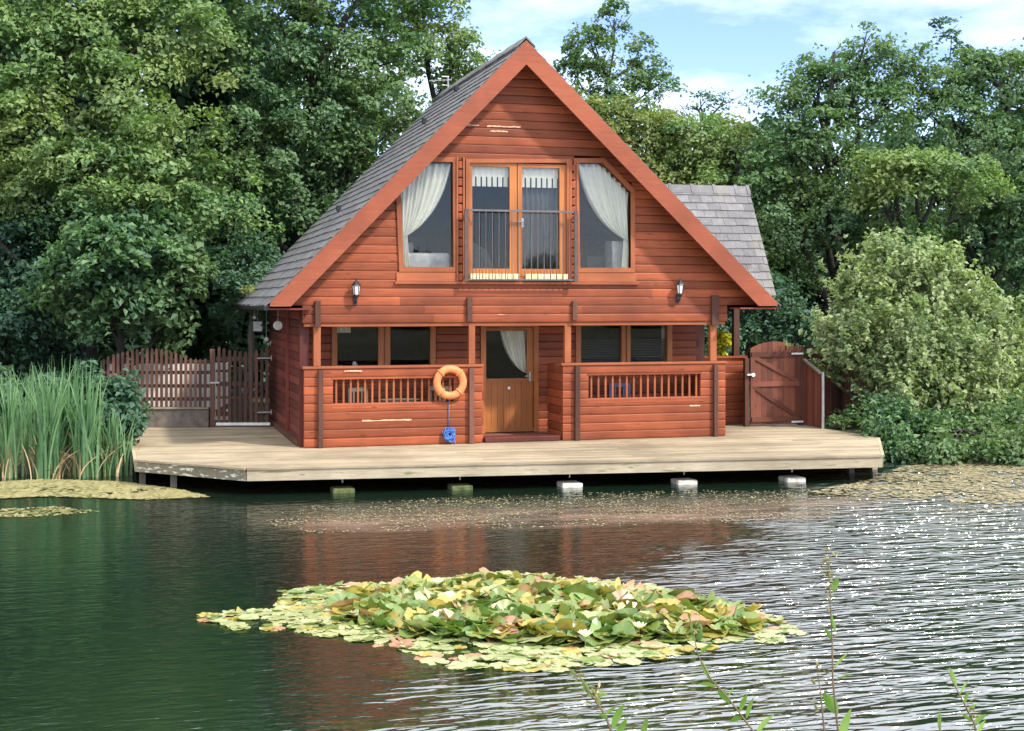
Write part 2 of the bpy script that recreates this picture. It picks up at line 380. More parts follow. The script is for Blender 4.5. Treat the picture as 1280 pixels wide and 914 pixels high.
def P(x, y): return (lambda q: (q.x, q.z))(onY(x, y, 0.0))
def ring(mb, poly, wd, y0, y1):            # frame following a convex polygon given clockwise/anticlockwise, growing outwards by wd
    c = (sum(p[0] for p in poly)/len(poly), sum(p[1] for p in poly)/len(poly)); n_ = len(poly); outp = []
    for i in range(n_):
        a = Vector(poly[i-1]); b_ = Vector(poly[i]); d = Vector(poly[(i+1) % n_])
        def nn(p, q):
            v = (q-p).normalized(); k = Vector((v.y, -v.x))
            if k.dot(Vector(c)-p) > 0: k = -k
            return k
        n1 = nn(a, b_); n2 = nn(b_, d); mlen = (n1+n2); mlen = mlen/ (mlen.dot(n1))
        outp.append(b_+mlen*wd)
    for i in range(n_):
        j = (i+1) % n_
        mb.prism([(poly[i][0], y0, poly[i][1]), (poly[j][0], y0, poly[j][1]), (outp[j].x, y0, outp[j].y), (outp[i].x, y0, outp[i].y)], (0, y1-y0, 0))
    return [(p.x, p.y) for p in outp]

WLp = [P(504, 334), P(566, 334), P(565, 203), P(536, 203), P(500, 238)]
WRp = [P(724, 335), P(787, 335), P(787, 240), P(752, 204), P(722, 204)]
DOORp = [P(586, 346), P(707, 346), P(707, 204), P(586, 204)]
def gx_(z):
    if z < 2.86: return (-3.73, 4.16)
    return (max(APX-(APZ-0.12-z)/SLL, EL+0.10), min(APX+(APZ-0.12-z)/SLR, ER-0.10))
def grow(poly, k):
    cx_ = sum(p[0] for p in poly)/len(poly); cz_ = sum(p[1] for p in poly)/len(poly); return [(x+k*(1 if x > cx_ else -1), z+k*(1 if z > cz_ else -1)) for x, z in poly]
ub = MB(); log_rows(ub, 2.50, 7.3, gx_, [grow(WLp, 0.07), grow(WRp, 0.07), grow(DOORp, 0.05)]); ub.build('gable_wall', M['log'], cabin)
bk = MB(); bk.box(-3.7, 4.13, 0.0, 0.10, 2.44, 2.495); bk.build('gable_beam', M['trim'], cabin)

# ground-floor front wall, set back under the gable
GY = 1.2
def PG(x, y): return (lambda q: (q.x, q.z))(onY(x, y, GY))
GZ0 = 0.46
zt = 2.44
gwl = [(-2.96, 1.62), (-2.23, 1.62), (-2.23, 2.34), (-2.96, 2.34)]
opens = [[(-3.02, 1.52), (-1.12, 1.52), (-1.12, 2.40), (-3.02, 2.40)], [(-0.28, 0.3), (0.84, 0.3), (0.84, 2.40), (-0.28, 2.40)], [(1.60, 1.52), (3.54, 1.52), (3.54, 2.40), (1.60, 2.40)]]
gb = MB(); log_rows(gb, 0.37, zt+0.11, lambda z: (-3.68, 4.05), opens, y=GY); gb.build('porch_back_wall', M['log'], cabin)
# side walls, back wall
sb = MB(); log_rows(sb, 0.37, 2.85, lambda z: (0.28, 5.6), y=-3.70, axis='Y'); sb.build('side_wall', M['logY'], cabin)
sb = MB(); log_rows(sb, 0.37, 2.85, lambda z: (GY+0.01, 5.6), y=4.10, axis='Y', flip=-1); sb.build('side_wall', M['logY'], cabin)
sb = MB(); log_rows(sb, 0.37, 7.3, gx_, y=5.6, flip=-1); sb.build('back_wall', M['log'], cabin)
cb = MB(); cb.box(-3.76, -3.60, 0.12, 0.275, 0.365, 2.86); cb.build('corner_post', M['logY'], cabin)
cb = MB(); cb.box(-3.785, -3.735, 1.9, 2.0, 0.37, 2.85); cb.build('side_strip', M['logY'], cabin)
cb = MB(); cb.box(-3.80, -3.735, 0.3, 5.4, 0.365, 0.47); cb.build('plinth', M['post'], cabin)
# inside: floors and partitions
ib = MB(); ib.box(-3.58, 3.98, 0.115, 5.45, 2.60, 2.72); ib.build('upper_floor', M['inwall'], cabin)
ib = MB(); ib.box(-3.58, 3.98, GY+0.12, 5.45, 0.37, 0.45); ib.build('lower_floor', M['inwall'], cabin)
ib = MB(); ib.prism([(-3.9, 4.3, 2.73), (4.3, 4.3, 2.73), (0.12, 4.3, 7.0)], (0, 0.06, 0)); ib.box(-3.55, 3.95, 4.3, 4.36, 0.46, 2.59); ib.build('partition', M['inwall'], cabin)
# roof
def slope(x0, x1, z0, z1, yf, yb, t=0.10):
    mbs = MB(); dx, dz = x1-x0, z1-z0; l = math.hypot(dx, dz); nx, nz = (dz/l, -dx/l)
    if nz > 0: nx, nz = -nx, -nz
    mbs.prism([(x0, yf, z0), (x1, yf, z1), (x1+nx*t, yf, z1+nz*t), (x0+nx*t, yf, z0+nz*t)], (0, yb-yf, 0)); return mbs
def slates(a0, a1, yf, yb, xfn, rows, wd=0.26, th=0.012, axis='Y'):
    """a0 (eave) -> a1 (ridge) as (u,z); slates laid along the other axis"""
    ms = MB(); (u0, z0), (u1, z1) = a0, a1; du, dz = (u1-u0)/rows, (z1-z0)/rows; l = math.hypot(du, dz); tu, tz = du/l, dz/l
    nu, nz = (-tz, tu)
    if nz < 0: nu, nz = -nu, -nz
    for r in range(rows):
        off = 0 if r % 2 else wd/2
        y = yf-off
        while y < yb:
            ya = max(yf, y); yb_ = min(yb, y+wd-0.006)
            y += wd
            if yb_-ya < 0.02: continue
            lift = random.uniform(0, 0.006); sh = random.uniform(-0.008, 0.008)
            lo = (u0+du*r-tu*(0.02+sh), z0+dz*r-tz*(0.02+sh)); hi = (u0+du*(r+1.25), z0+dz*(r+1.25))
            if r == rows-1: hi = (u1, z1)
            prof = [(lo[0]+nu*(0.024+lift), lo[1]+nz*(0.024+lift)), (hi[0]+nu*0.004, hi[1]+nz*0.004), (hi[0]-nu*0.006, hi[1]-nz*0.006), (lo[0]+nu*(0.008+lift), lo[1]+nz*(0.008+lift))]
            if axis == 'Y': ms.prism([(p[0], ya, p[1]) for p in prof], (0, yb_-ya, 0))
            else: ms.prism([(ya, p[0], p[1]) for p in prof], (yb_-ya, 0, 0))
    return ms
rd = 0.05
r1 = slope(EL, APX, EZ-rd, APZ-rd, YF, YB).build('roof_slope', M['post'], cabin)
r2 = slope(ER, APX, EZ-rd, APZ-rd, YF, YB).build('roof_slope', M['post'], cabin)
slates((EL-0.06, EZ-rd-0.06), (APX, APZ-rd), YF-0.03, YB+0.03, None, 28).build('slates', M['slate'], r1)
slates((ER+0.06, EZ-rd-0.06), (APX, APZ-rd), YF-0.03, YB+0.03, None, 28).build('slates', M['slate'], r2)
rb = MB()
y = YF-0.04
while y < YB:
    y2 = min(y+0.44, YB+0.02); k = random.uniform(0, 0.015)
    for s_, sl in ((-1, SLL), (1, SLR)):
        x1 = APX+s_*0.17
        rb.prism([(APX, y, APZ+0.025+k), (x1, y, APZ+0.025+k-0.17*sl), (x1, y, APZ-0.005+k-0.17*sl), (APX, y, APZ-0.01+k)], (0, y2-y+0.02, 0))
    y = y2
rb.build('ridge_tile', M['slate'], cabin)
for s_, ex, sl in ((-1, EL, SLL), (1, ER, SLR)):
    bw = 0.42; t0 = 0.05
    mbb = MB(); zt_, ze = APZ-t0, EZ-t0
    exi = ex - s_*(bw/sl)
    mbb.prism([(APX, YF-0.03, zt_), (ex, YF-0.03, ze), (ex, YF-0.03, ze-0.06), (exi+s_*0.06/sl, YF-0.03, ze-0.06), (APX, YF-0.03, zt_-bw)], (0, -0.035, 0))
    mbb.build('bargeboard', M['barge'], cabin)
    # soffit under the overhang
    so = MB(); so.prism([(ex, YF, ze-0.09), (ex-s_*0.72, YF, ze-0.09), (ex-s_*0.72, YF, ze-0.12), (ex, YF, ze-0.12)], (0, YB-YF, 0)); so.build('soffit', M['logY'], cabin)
    gt = MB(); gt.tube([(ex+s_*0.05, YF+0.0, EZ-0.13), (ex+s_*0.05, YB, EZ-0.13)], 0.05, 10); gt.build('gutter', M['black'], cabin)
for px, py in ((571, 112), (531, 141), (424, 254)):
    yy = 3.0; q = onY(px, py, yy); zq = EZ+(q.x-EL)*SLL
    v = MB(); v.box(q.x-0.05, q.x+0.03, yy-0.06, yy+0.06, zq-0.02, zq+0.09); v.build('roof_vent', M['black'], cabin)
mc = onY(309, 364, YB-0.6); C_ = np.array([mc.x, YB-0.9, mc.z+0.02])+np.random.normal(size=(260, 3))*np.array([0.07, 0.5, 0.05])
MOSS_ARGS = (C_,)
# right-hand cross gable
WX = 6.15; WYR, WZR = 3.3, 5.28; WYE, WZE = 2.05, 3.06
wr = MB(); tt = 0.08
wr.prism([(1.9, WYE, WZE), (1.9, WYR, WZR), (1.9, WYR, WZR-0.14), (1.9, WYE+0.07, WZE-0.03)], (WX-1.9, 0, 0))
f1 = wr.build('wing_roof_slope', M['post'], cabin)
wr = MB(); wr.prism([(1.9, 2*WYR-WYE, WZE), (1.9, WYR+0.005, WZR), (1.9, WYR+0.005, WZR-0.14), (1.9, 2*WYR-WYE-0.07, WZE-0.03)], (WX-1.9, 0, 0))
f2 = wr.build('wing_roof_slope', M['post'], cabin)
slates((WYE-0.04, WZE-0.06), (WYR, WZR), 1.9, WX+0.02, None, 14, wd=0.27, axis='X').build('slates', M['slate'], f1)
slates((2*WYR-WYE+0.04, WZE-0.06), (WYR, WZR), 1.9, WX+0.02, None, 11, wd=0.33, axis='X').build('slates', M['slate'], f2)
x = 1.9; rt = MB()
while x < WX:
    x2 = min(x+0.5, WX+0.03); k = 0.018
    for s_ in (-1, 1):
        rt.prism([(x, WYR, WZR+0.05), (x, WYR+s_*0.10, WZR-0.12), (x, WYR+s_*0.10, WZR-0.15), (x, WYR, WZR+0.02)], (x2-x-0.03, 0, 0))
        rt.prism([(x2-0.07, WYR, WZR+0.075), (x2-0.07, WYR+s_*0.115, WZR-0.12), (x2-0.07, WYR+s_*0.115, WZR-0.15), (x2-0.07, WYR, WZR+0.045)], (0.07, 0, 0))
    x = x2
rt.build('wing_ridge_tile', M['slate'], cabin)
wg = MB(); log_rows(wg, 3.0, 5.0, lambda z: (WYR-(WZR-0.15-z)/1.776, WYR+(WZR-0.15-z)/1.776), y=WX-0.25, axis='Y', flip=-1); wg.build('wing_gable', M['logY'], cabin)
# side porch under the wing: low wall, posts, beam
lw = MB(); log_rows(lw, 0.37, 1.72, lambda z: (4.14, 5.52), y=2.1); lw.box(4.12, 5.55, 2.02, 2.26, 1.72, 1.76); lw.build('low_wall', M['log'], cabin)
for nm, xx, yy in (('wing_post', XY(921, 2.1), 2.16), ('wing_post', 5.3, 4.4)):
    pb = MB(); pb.box(xx-0.06, xx+0.06, yy-0.06, yy+0.06, 1.76 if yy < 3 else 0.33, 2.95); pb.build(nm, M['post'], cabin)
bb = MB(); bb.box(4.18, 5.75, 2.1, 2.22, 2.72, 2.90); bb.box(5.25, 5.37, 2.22, 4.5, 2.74, 2.9); bb.box(4.18, 5.75, 4.35, 4.47, 2.72, 2.9); bb.build('wing_beam', M['logY'], cabin)
pb = MB(); pb.box(XY(866, GY+0.3), XY(876, GY+0.3), GY+0.12, GY+0.2, 0.4, 2.5); pb.build('downpipe_post', M['post'], cabin)

# upper windows
def pane(poly, y, parent, mat='glass', name='pane'):
    g = MB(); g.prism([(p[0], y, p[1]) for p in poly], (0, 0.008, 0)); return g.build(name, M[mat], parent)
for poly, sx0, sx1 in ((WLp, 495, 569), (WRp, 721, 794)):
    fr = MB(); ring(fr, poly, 0.085, -0.065, 0.06); ring(fr, poly, 0.02, -0.045, 0.03)
    fo = fr.build('window', M['trimZ'], cabin)
    pane(poly, 0.02, fo)
    bl = MB(); z1 = poly[0][1]-0.09; bl.box(XY(sx0), XY(sx1), -0.055, 0.06, ZY(352), z1); bl.build('sill_board', M['trim'], fo)
sl = MB(); sl.box(XY(493), XY(797), -0.085, 0.0, ZY(354)-0.02, ZY(352)-0.004); sl.build('sill_ledge', M['trim'], cabin)
# the stacked log ends and upright trims beside the doors
for px0, px1 in ((571.5, 577.5), (713, 719)):
    for pxa, pxb in ((px0-2.2, px0), (px1, px1+2.2)):
        st = MB(); st.box(XY(pxa), XY(pxb), -0.085, -0.02, ZY(352), ZY(199)); st.build('upright_trim', M['trimZ'], cabin)
    for k in range(14):
        z0 = ZY(352)+k*0.152; st = MB(); st.box(XY(px0)+0.004, XY(px1)-0.004, -0.075, -0.0, z0+0.008, z0+0.144)
        if k == 0: acc = MB()
        acc.box(XY(px0)+0.004, XY(px1)-0.004, -0.072, -0.02, z0+0.012, z0+0.14)
    acc.build('log_end_stack', M['log'], cabin, bevel=0.012)
# french doors
fd = MB(); ring(fd, DOORp, 0.07, -0.075, 0.08); fdo = fd.build('french_door', M['trimZ'], cabin)
for a, b_ in ((586, 645.5), (646.5, 707)):
    x0, x1 = XY(a), XY(b_); xi0 = XY(589.8 if a < 600 else 652.0); xi1 = XY(636.5 if a < 600 else 698.8)
    z0, z1 = ZY(345.5), ZY(204.5); zi0, zi1 = ZY(336), ZY(209)
    lf = MB(); lf.box(x0, xi0, -0.03, 0.03, z0, z1); lf.box(xi1, x1, -0.03, 0.03, z0, z1); lf.box(xi0, xi1, -0.029, 0.029, z0, zi0); lf.box(xi0, xi1, -0.029, 0.029, zi1, z1)
    lo = lf.build('door_leaf', M['doorframe'], fdo)
    pane([(xi0, zi0), (xi1, zi0), (xi1, zi1), (xi0, zi1)], 0.0, fdo)
hb = MB(); hx, hz = XY(652.5), ZY(277); hb.tube([(hx, -0.03, hz), (hx, -0.075, hz)], 0.009, 8); hb.tube([(hx, -0.075, hz), (hx-0.11, -0.08, hz-0.005)], 0.009, 8); hb.box(hx-0.02, hx+0.02, -0.036, -0.031, hz-0.1, hz+0.06); hb.build('door_handle', M['steel'], fdo)
th = MB()
for k in range(16):
    if k == 8: th.build('threshold', M['yellowbrass'], fdo); th = MB(); continue
    x0 = XY(585)+k*(XY(707)-XY(585))/16; th.box(x0+0.012, x0+(XY(707)-XY(585))/16-0.008, -0.15, -0.078, ZY(349), ZY(342.5))
th.build('threshold', M['yellowbrass'], fdo)
# juliet balcony
bal = thing('balcony_railing', (XY(648), -0.2, ZY(349)), 'thin black metal balcony railing across the upstairs french doors', 'railing')
xa, xb = XY(579.5), XY(715.5); zt2, zb2 = ZY(264.5), ZY(350)
q = MB(); q.box(xa, xb, -0.215, -0.185, zt2-0.02, zt2+0.015); q.build('top_rail', M['rail'], bal)
q = MB(); q.box(xa, xb, -0.212, -0.188, zb2-0.012, zb2+0.012); q.build('bottom_rail', M['rail'], bal)
for xx in (xa, xb):
    q = MB(); q.box(xx-0.035, xx+0.035, -0.225, -0.182, zb2-0.03, zt2+0.02); q.box(xx-0.012, xx+0.012, -0.19, -0.085, zt2-0.1, zt2-0.075); q.box(xx-0.012, xx+0.012, -0.19, -0.085, zb2+0.05, zb2+0.075); q.build('post', M['brownrail'], bal)
for k in range(16):
    xx = xa+(k+1)*(xb-xa)/17; q = MB(); q.tube([(xx, -0.2, zb2), (xx, -0.2, zt2-0.02)], 0.0085, 6); q.build('baluster', M['rail'], bal)

# curtains
def curtain(topline, inner, tie, tailz, y, label, nm='curtain', folds=9, spread=0.09, tail=True, outx=None):
    """topline(t) -> (x,z), t=0 at the tied side, t=1 at the free side; free edge bows towards inner"""
    c_ = MB(); NU, NV = 90, 26
    def fn(u, v):
        x0, z0 = topline(u); x2, z2 = tie[0]+(u-0.5)*spread*inner, tie[1]+ (u-0.5)*0.05
        cx, cz = x0*0.80+x2*0.2 - 0.0*inner, z0*0.28+z2*0.72
        a = (1-v)**2; b2 = 2*v*(1-v); c2 = v*v
        x = a*x0+b2*cx+c2*x2; z = a*z0+b2*cz+c2*z2
        yy = y+math.sin(u*folds*2*math.pi+1.5*math.sin(v*3))*0.035*(1-0.55*v)+0.015*math.sin(u*23+v*5)
        return (x, yy, z)
    c_.sheet(fn, NU, NV)
    if tail:
        def f2(u, v):
            return (tie[0]+(u-0.5)*(spread+0.10*v)*inner, y+math.sin(u*5*2*math.pi)*0.02, tie[1]+(tailz-tie[1])*v+(u-0.5)*0.05*(1-v))
        c_.sheet(f2, 40, 8)
    o = c_.build(nm, M['cream'], smooth=True, solid=0.004); tag(o, label, 'curtain'); return o
def tl_left(t):
    pts = [P(501, 238), P(536, 203.5), P(565, 203.5)]; pts = [(a, z-0.01) for a, z in pts]
    s_ = t*1.6
    return tuple(np.array(pts[0])*(1-s_)+np.array(pts[1])*s_) if s_ < 1 else tuple(np.array(pts[1])*(1-(s_-1)/0.6)+np.array(pts[2])*((s_-1)/0.6))
def tl_right(t):
    pts = [P(787, 240), P(752, 204.5), P(723, 204.5)]; s_ = t*1.6
    return tuple(np.array(pts[0])*(1-s_)+np.array(pts[1])*s_) if s_ < 1 else tuple(np.array(pts[1])*(1-(s_-1)/0.6)+np.array(pts[2])*((s_-1)/0.6))
curtain(tl_left, 1, (P(507, 296)[0], P(507, 296)[1]), P(0, 334)[1], 0.075, 'cream curtain swept to the left side of the upper left trapezoid window')
curtain(tl_right, -1, (P(784, 300)[0], P(784, 300)[1]), P(0, 334)[1], 0.075, 'cream curtain swept to the right side of the upper right trapezoid window')
def PGp(x, y): q = onY(x, y, GY+0.1); return (q.x, q.z)
curtain(lambda t: (PGp(658-t*34, 405)[0], 2.44), -1, PGp(656, 466), 1.3, GY+0.12, 'cream curtain tied back behind the glass of the front door', folds=6, tail=False)
c_ = MB(); x0, x1 = XY(827, GY+.15), XY(835, GY+.15); c_.sheet(lambda u, v: (x0+(x1-x0)*u, GY+0.15+0.02*math.sin(u*18), 1.62+0.8*v), 24, 4); tag(c_.build('curtain', M['cream'], smooth=True, solid=0.004), 'narrow cream curtain strip in the right edge of the downstairs right window', 'curtain')
c_ = MB(); c_.sheet(lambda u, v: (XY(421, GY+.15)+0.25*u, GY+0.15+0.01*math.sin(u*18), 2.30+0.14*v), 24, 4); tag(c_.build('blind', M['cream'], smooth=True, solid=0.004), 'short cream blind at the top of the downstairs left window', 'blind')
for a, b_, lb in ((589.5, 637, 'left'), (651.5, 699, 'right')):
    c_ = MB(); x0, x1 = XY(a), XY(b_); z1, z0 = ZY(208), ZY(221.5)
    c_.sheet(lambda u, v: (x0+(x1-x0)*u, 0.07+0.006*math.sin(u*40), z0+(z1-z0)*v), 40, 3)
    for k in range(7):
        w_ = (x1-x0)/7; c_.box(x0+k*w_+0.008, x0+k*w_+w_*0.80, 0.066, 0.074, ZY(233.5), z0+0.004)
    tag(c_.build('pelmet_curtain', M['cream'], solid=0.0), 'short cream tabbed curtain across the top of the %s french door pane' % lb, 'curtain')
c_ = MB(); x0, x1 = XY(650), XY(701); c_.sheet(lambda u, v: (x0+(x1-x0)*u, 0.15+0.02*math.sin(u*50), ZY(338)+(ZY(230)-ZY(338))*v), 60, 3)
tag(c_.build('net_curtain', M['net'], smooth=True, solid=0.003), 'grey net curtain hanging behind the right french door pane', 'curtain')
# furniture seen upstairs
bed = thing('bed', (-1.5, 1.4, 2.72), 'white made up bed seen through the upper left window', 'bed')
q = MB(); q.box(-2.25, -1.05, 0.35, 2.7, 3.0, 3.74); q.build('mattress', M['white'], bed, bevel=0.05)
q = MB(); q.box(-2.2, -1.1, 0.4, 2.65, 2.73, 3.0); q.build('bed_base', M['inwall'], bed)
q = MB(); q.box(-2.2, -1.0, 2.7, 2.78, 2.73, 4.12); q.build('headboard', M['net'], bed)
q = MB(); q.box(-2.05, -1.45, 1.6, 2.1, 3.74, 3.98); q.build('pillow', M['white'], bed, bevel=0.06)
ch = thing('armchair', (-0.55, 1.0, 2.72), 'grey round backed armchair seen through the left french door pane', 'armchair')
q = MB(); q.tube([(-0.95, 0.45, 3.45), (-0.85, 0.7, 3.75), (-0.6, 0.8, 3.9), (-0.35, 0.7, 3.75), (-0.25, 0.45, 3.4)], [0.06, 0.09, 0.1, 0.09, 0.06], 10); q.box(-0.90, -0.30, 0.62, 0.75, 2.95, 3.80); q.build('backrest', M['net'], ch, smooth=False)
q = MB(); q.box(-0.9, -0.3, 0.3, 0.62, 2.95, 3.3); q.build('seat', M['net'], ch, bevel=0.03)
for xx, yy in ((-0.87, 0.35), (-0.33, 0.35), (-0.87, 0.7), (-0.33, 0.7)):
    q = MB(); q.box(xx-0.02, xx+0.02, yy-0.02, yy+0.02, 2.72, 2.95); q.build('leg', M['post'], ch)
cab = thing('cabinet', (2.15, 0.55, 2.72), 'white cabinet in the corner of the upper right window', 'cabinet')
q = MB(); q.box(XY(764, .4), XY(786, .4), 0.33, 0.75, 2.73, 3.99); q.build('carcass', M['white'], cab, bevel=0.01)
q = MB(); q.box(XY(764, .4)+0.03, XY(785, .4)-0.03, 0.315, 0.33, 2.8, 3.5); q.build('cabinet_door', M['cream'], cab)
st = thing('stool', (1.75, 0.6, 2.72), 'small pale stool beside the white cabinet upstairs', 'stool')
q = MB(); q.box(1.58, 1.9, 0.45, 0.75, 3.32, 3.37); q.build('seat', M['greywood'], st)
for xx in (1.6, 1.86):
    for yy in (0.48, 0.72): q = MB(); q.box(xx, xx+0.03, yy-0.015, yy+0.015, 2.72, 3.32); q.build('leg', M['greywood'], st)
tv = thing('television', (1.82, 0.85, 3.37), 'dark television on the stool beside the white cabinet upstairs', 'television')

# downstairs windows
def gwin(xs, zlo, zhi):
    fo = MB(); x0, x1 = xs[0][0]-0.10, xs[-1][1]+0.10
    fo.box(x0, xs[0][0], GY-0.07, GY+0.05, zlo-0.1, zhi+0.05); fo.box(xs[-1][1], x1, GY-0.07, GY+0.05, zlo-0.1, zhi+0.05)
    fo.box(xs[0][0], xs[-1][1], GY-0.068, GY+0.05, zhi, zhi+0.05); fo.box(xs[0][0], xs[-1][1], GY-0.068, GY+0.05, zlo-0.1, zlo)
    for (a, b_), (c0, d0) in zip(xs[:-1], xs[1:]):
        g_ = (c0-b_)/2-0.012; fo.box(b_, b_+g_, GY-0.07, GY+0.05, zlo, zhi); fo.box(c0-g_, c0, GY-0.07, GY+0.05, zlo, zhi); fo.box(b_+g_, c0-g_, GY-0.04, GY+0.05, zlo, zhi)
    o = fo.build('window', M['doorframe'], cabin)
    for a, b_ in xs: pane([(a, zlo), (b_, zlo), (b_, zhi), (a, zhi)], GY, o)
    s_ = MB(); s_.box(x0-0.02, x1+0.02, GY-0.11, GY-0.072, zlo-0.14, zlo-0.1); s_.build('sill', M['trim'], o)
gwin([(-2.96, -2.21), (-1.99, -1.24)], 1.62, 2.41)
gwin([(1.68, 2.50), (2.68, 3.44)], 1.62, 2.41)
for xa_, xb_, lb_ in ((1.68, 2.50, 'grey slatted blind half drawn in the left pane of the downstairs right window'), (2.68, 3.44, 'grey slatted blind half drawn in the right pane of the downstairs right window')):
    q = MB()
    for k in range(16): zz = 1.64+k*0.032; q.prism([(xa_, GY+0.05, zz), (xb_, GY+0.05, zz), (xb_, GY+0.068, zz+0.016), (xa_, GY+0.068, zz+0.016)], (0, 0.002, 0.001))
    tag(q.build('slatted_blind', M['net']), lb_, 'blind')
# front door
dr = MB(); dr.box(-0.28, -0.19, GY-0.07, GY+0.06, 0.42, 2.45); dr.box(0.75, 0.84, GY-0.07, GY+0.06, 0.42, 2.45); dr.box(-0.19, 0.75, GY-0.068, GY+0.06, 2.39, 2.45)
dro = dr.build('door_frame', M['doorframe'], cabin)
q = MB()
for k in range(8):
    w_ = 0.92/8; x0 = -0.18+k*w_; q.box(x0+0.0025, x0+w_-0.0025, GY-0.012, GY+0.02, 0.50, 1.38)
q.box(-0.19, -0.17, GY-0.03, GY+0.02, 0.44, 2.38); q.box(0.62, 0.75, GY-0.03, GY+0.02, 1.40, 2.38); q.box(-0.17, 0.75, GY-0.028, GY+0.02, 1.36, 1.43); q.box(-0.17, 0.75, GY-0.028, GY+0.02, 0.43, 0.50); q.box(-0.17, 0.62, GY-0.028, GY+0.02, 2.32, 2.38)
do = q.build('front_door', M['door'], cabin)
pane([(-0.17, 1.43), (0.62, 1.43), (0.62, 2.32), (-0.17, 2.32)], GY, do)
q = MB(); hx, hz = 0.68, 1.47; q.box(hx-0.02, hx+0.02, GY-0.036, GY-0.031, hz-0.1, hz+0.08); q.tube([(hx, GY-0.03, hz), (hx, GY-0.08, hz)], 0.012, 8); q.tube([(hx, GY-0.08, hz), (hx-0.12, GY-0.085, hz)], 0.012, 8); q.build('door_handle', M['steel'], do)
q = MB(); q.lathe((0.27, GY-0.032, 1.25), [(0.03, 0), (0.03, 0.004)], 14, 'Y'); q.build('door_plate', M['white'], do)
q = MB(); q.box(-0.45, 0.95, GY-0.35, GY-0.1, 0.36, 0.42); q.build('door_step', M['post'], cabin, bevel=0.01)
q = MB(); q.box(-0.5, 0.9, -0.02, 0.30, 0.365, 0.455); q.build('porch_step', M['logY'], cabin, bevel=0.01)

# porch walls with baluster openings
def porch_wall(pa, pb, oa, ob, nbal, nm):
    x0, x1 = XY(pa), XY(pb); o0, o1 = XY(oa), XY(ob); z0, z1 = 0.365, 1.745; oz0, oz1 = 1.045, 1.545
    wl = MB(); log_rows(wl, z0, z1-0.03, lambda z: (x0, x1), [[(o0, oz0), (o1, oz0), (o1, oz1), (o0, oz1)]], th=0.09, seg=9)
    o = wl.build('porch_wall', M['log'], cabin)
    r_ = MB(); r_.box(x0-0.03, x1+0.03, -0.055, 0.12, z1-0.03, z1+0.012); r_.build('handrail', M['trim'], o, bevel=0.006)
    fr = MB(); fr.box(o0-0.02, o1+0.02, -0.037, 0.092, oz1-0.015, oz1+0.02); fr.box(o0-0.02, o1+0.02, -0.037, 0.092, oz0-0.02, oz0+0.012); fr.build('opening_frame', M['log'], o)
    for k in range(nbal):
        xx = o0+(k+0.5)*(o1-o0)/nbal; bq = MB(); bq.box(xx-0.016, xx+0.016, 0.01, 0.045, oz0+0.015, oz1-0.02); bq.build('baluster', M['trimZ'], o)
    return o
porch_wall(380, 602, 416, 567, 17, 'l'); porch_wall(703, 906, 735, 875, 16, 'r')
# upright strips on porch walls and gable, with the posts between
for pxa, pxb in ((397, 403), (585, 591), (717, 723), (890, 895)):
    q = MB(); q.box(XY(pxa), XY(pxb), -0.11, -0.03, 0.365, 1.70); q.build('upright_strip', M['post'], cabin, bevel=0.006)
for pxa, pxb, ra, rb_ in ((393, 400, 376, 408), (582.5, 589, 372, 402), (714, 720, 376, 401), (887.5, 896, 369, 408)):
    q = MB(); q.box(XY(pxa), XY(pxb), -0.10, -0.03, ZY(rb_), ZY(ra)); q.build('upright_strip', M['post'], cabin, bevel=0.006)
for pxa, pxb in ((392, 401), (586, 594), (706, 714), (888, 896)):
    q = MB(); q.box(XY(pxa), XY(pxb), 0.0, 0.10, 1.76, 2.44); q.build('porch_post', M['trimZ'], cabin, bevel=0.006)
# porch side returns and ceiling
q = MB(); log_rows(q, 0.365, 1.715, lambda z: (0.10, GY-0.04), y=4.10, axis='Y', flip=-1); q.build('porch_return', M['log'], cabin)
q = MB(); log_rows(q, 0.365, 1.715, lambda z: (0.10, 0.9), y=-0.53, axis='Y', flip=-1, th=0.09); q.build('porch_return', M['log'], cabin)
q = MB(); log_rows(q, 0.365, 1.715, lambda z: (0.10, 0.9), y=0.97, axis='Y', flip=1, th=0.09); q.build('porch_return', M['log'], cabin)
q = MB(); q.box(-3.6, 4.1, 0.11, GY+0.1, 2.52, 2.59); q.build('porch_ceiling', M['logY'], cabin)
# bare wood scars
def scar(px0, px1, py, y=-0.0345):
    q = MB(); n_ = 14; x0, x1, z = XY(px0), XY(px1), ZY(py)
    top = [(x0+(x1-x0)*i/n_, z+0.018*random.uniform(0.3, 1)) for i in range(n_+1)]; bot = [(x0+(x1-x0)*i/n_, z-0.018*random.uniform(0.3, 1)) for i in range(n_+1)]
    for i in range(n_): q.prism([(bot[i][0], y, bot[i][1]), (bot[i+1][0], y, bot[i+1][1]), (top[i+1][0], y, top[i+1][1]), (top[i][0], y, top[i][1])], (0, -0.004, 0), t=0.5)
    return q.build('bare_wood_scar', M['bare'], cabin)
scar(608, 650, 159); scar(612, 634, 165); scar(570, 598, 158.5); scar(452, 514, 521.5); scar(861, 874, 512); scar(430, 452, 460.8, -0.056)
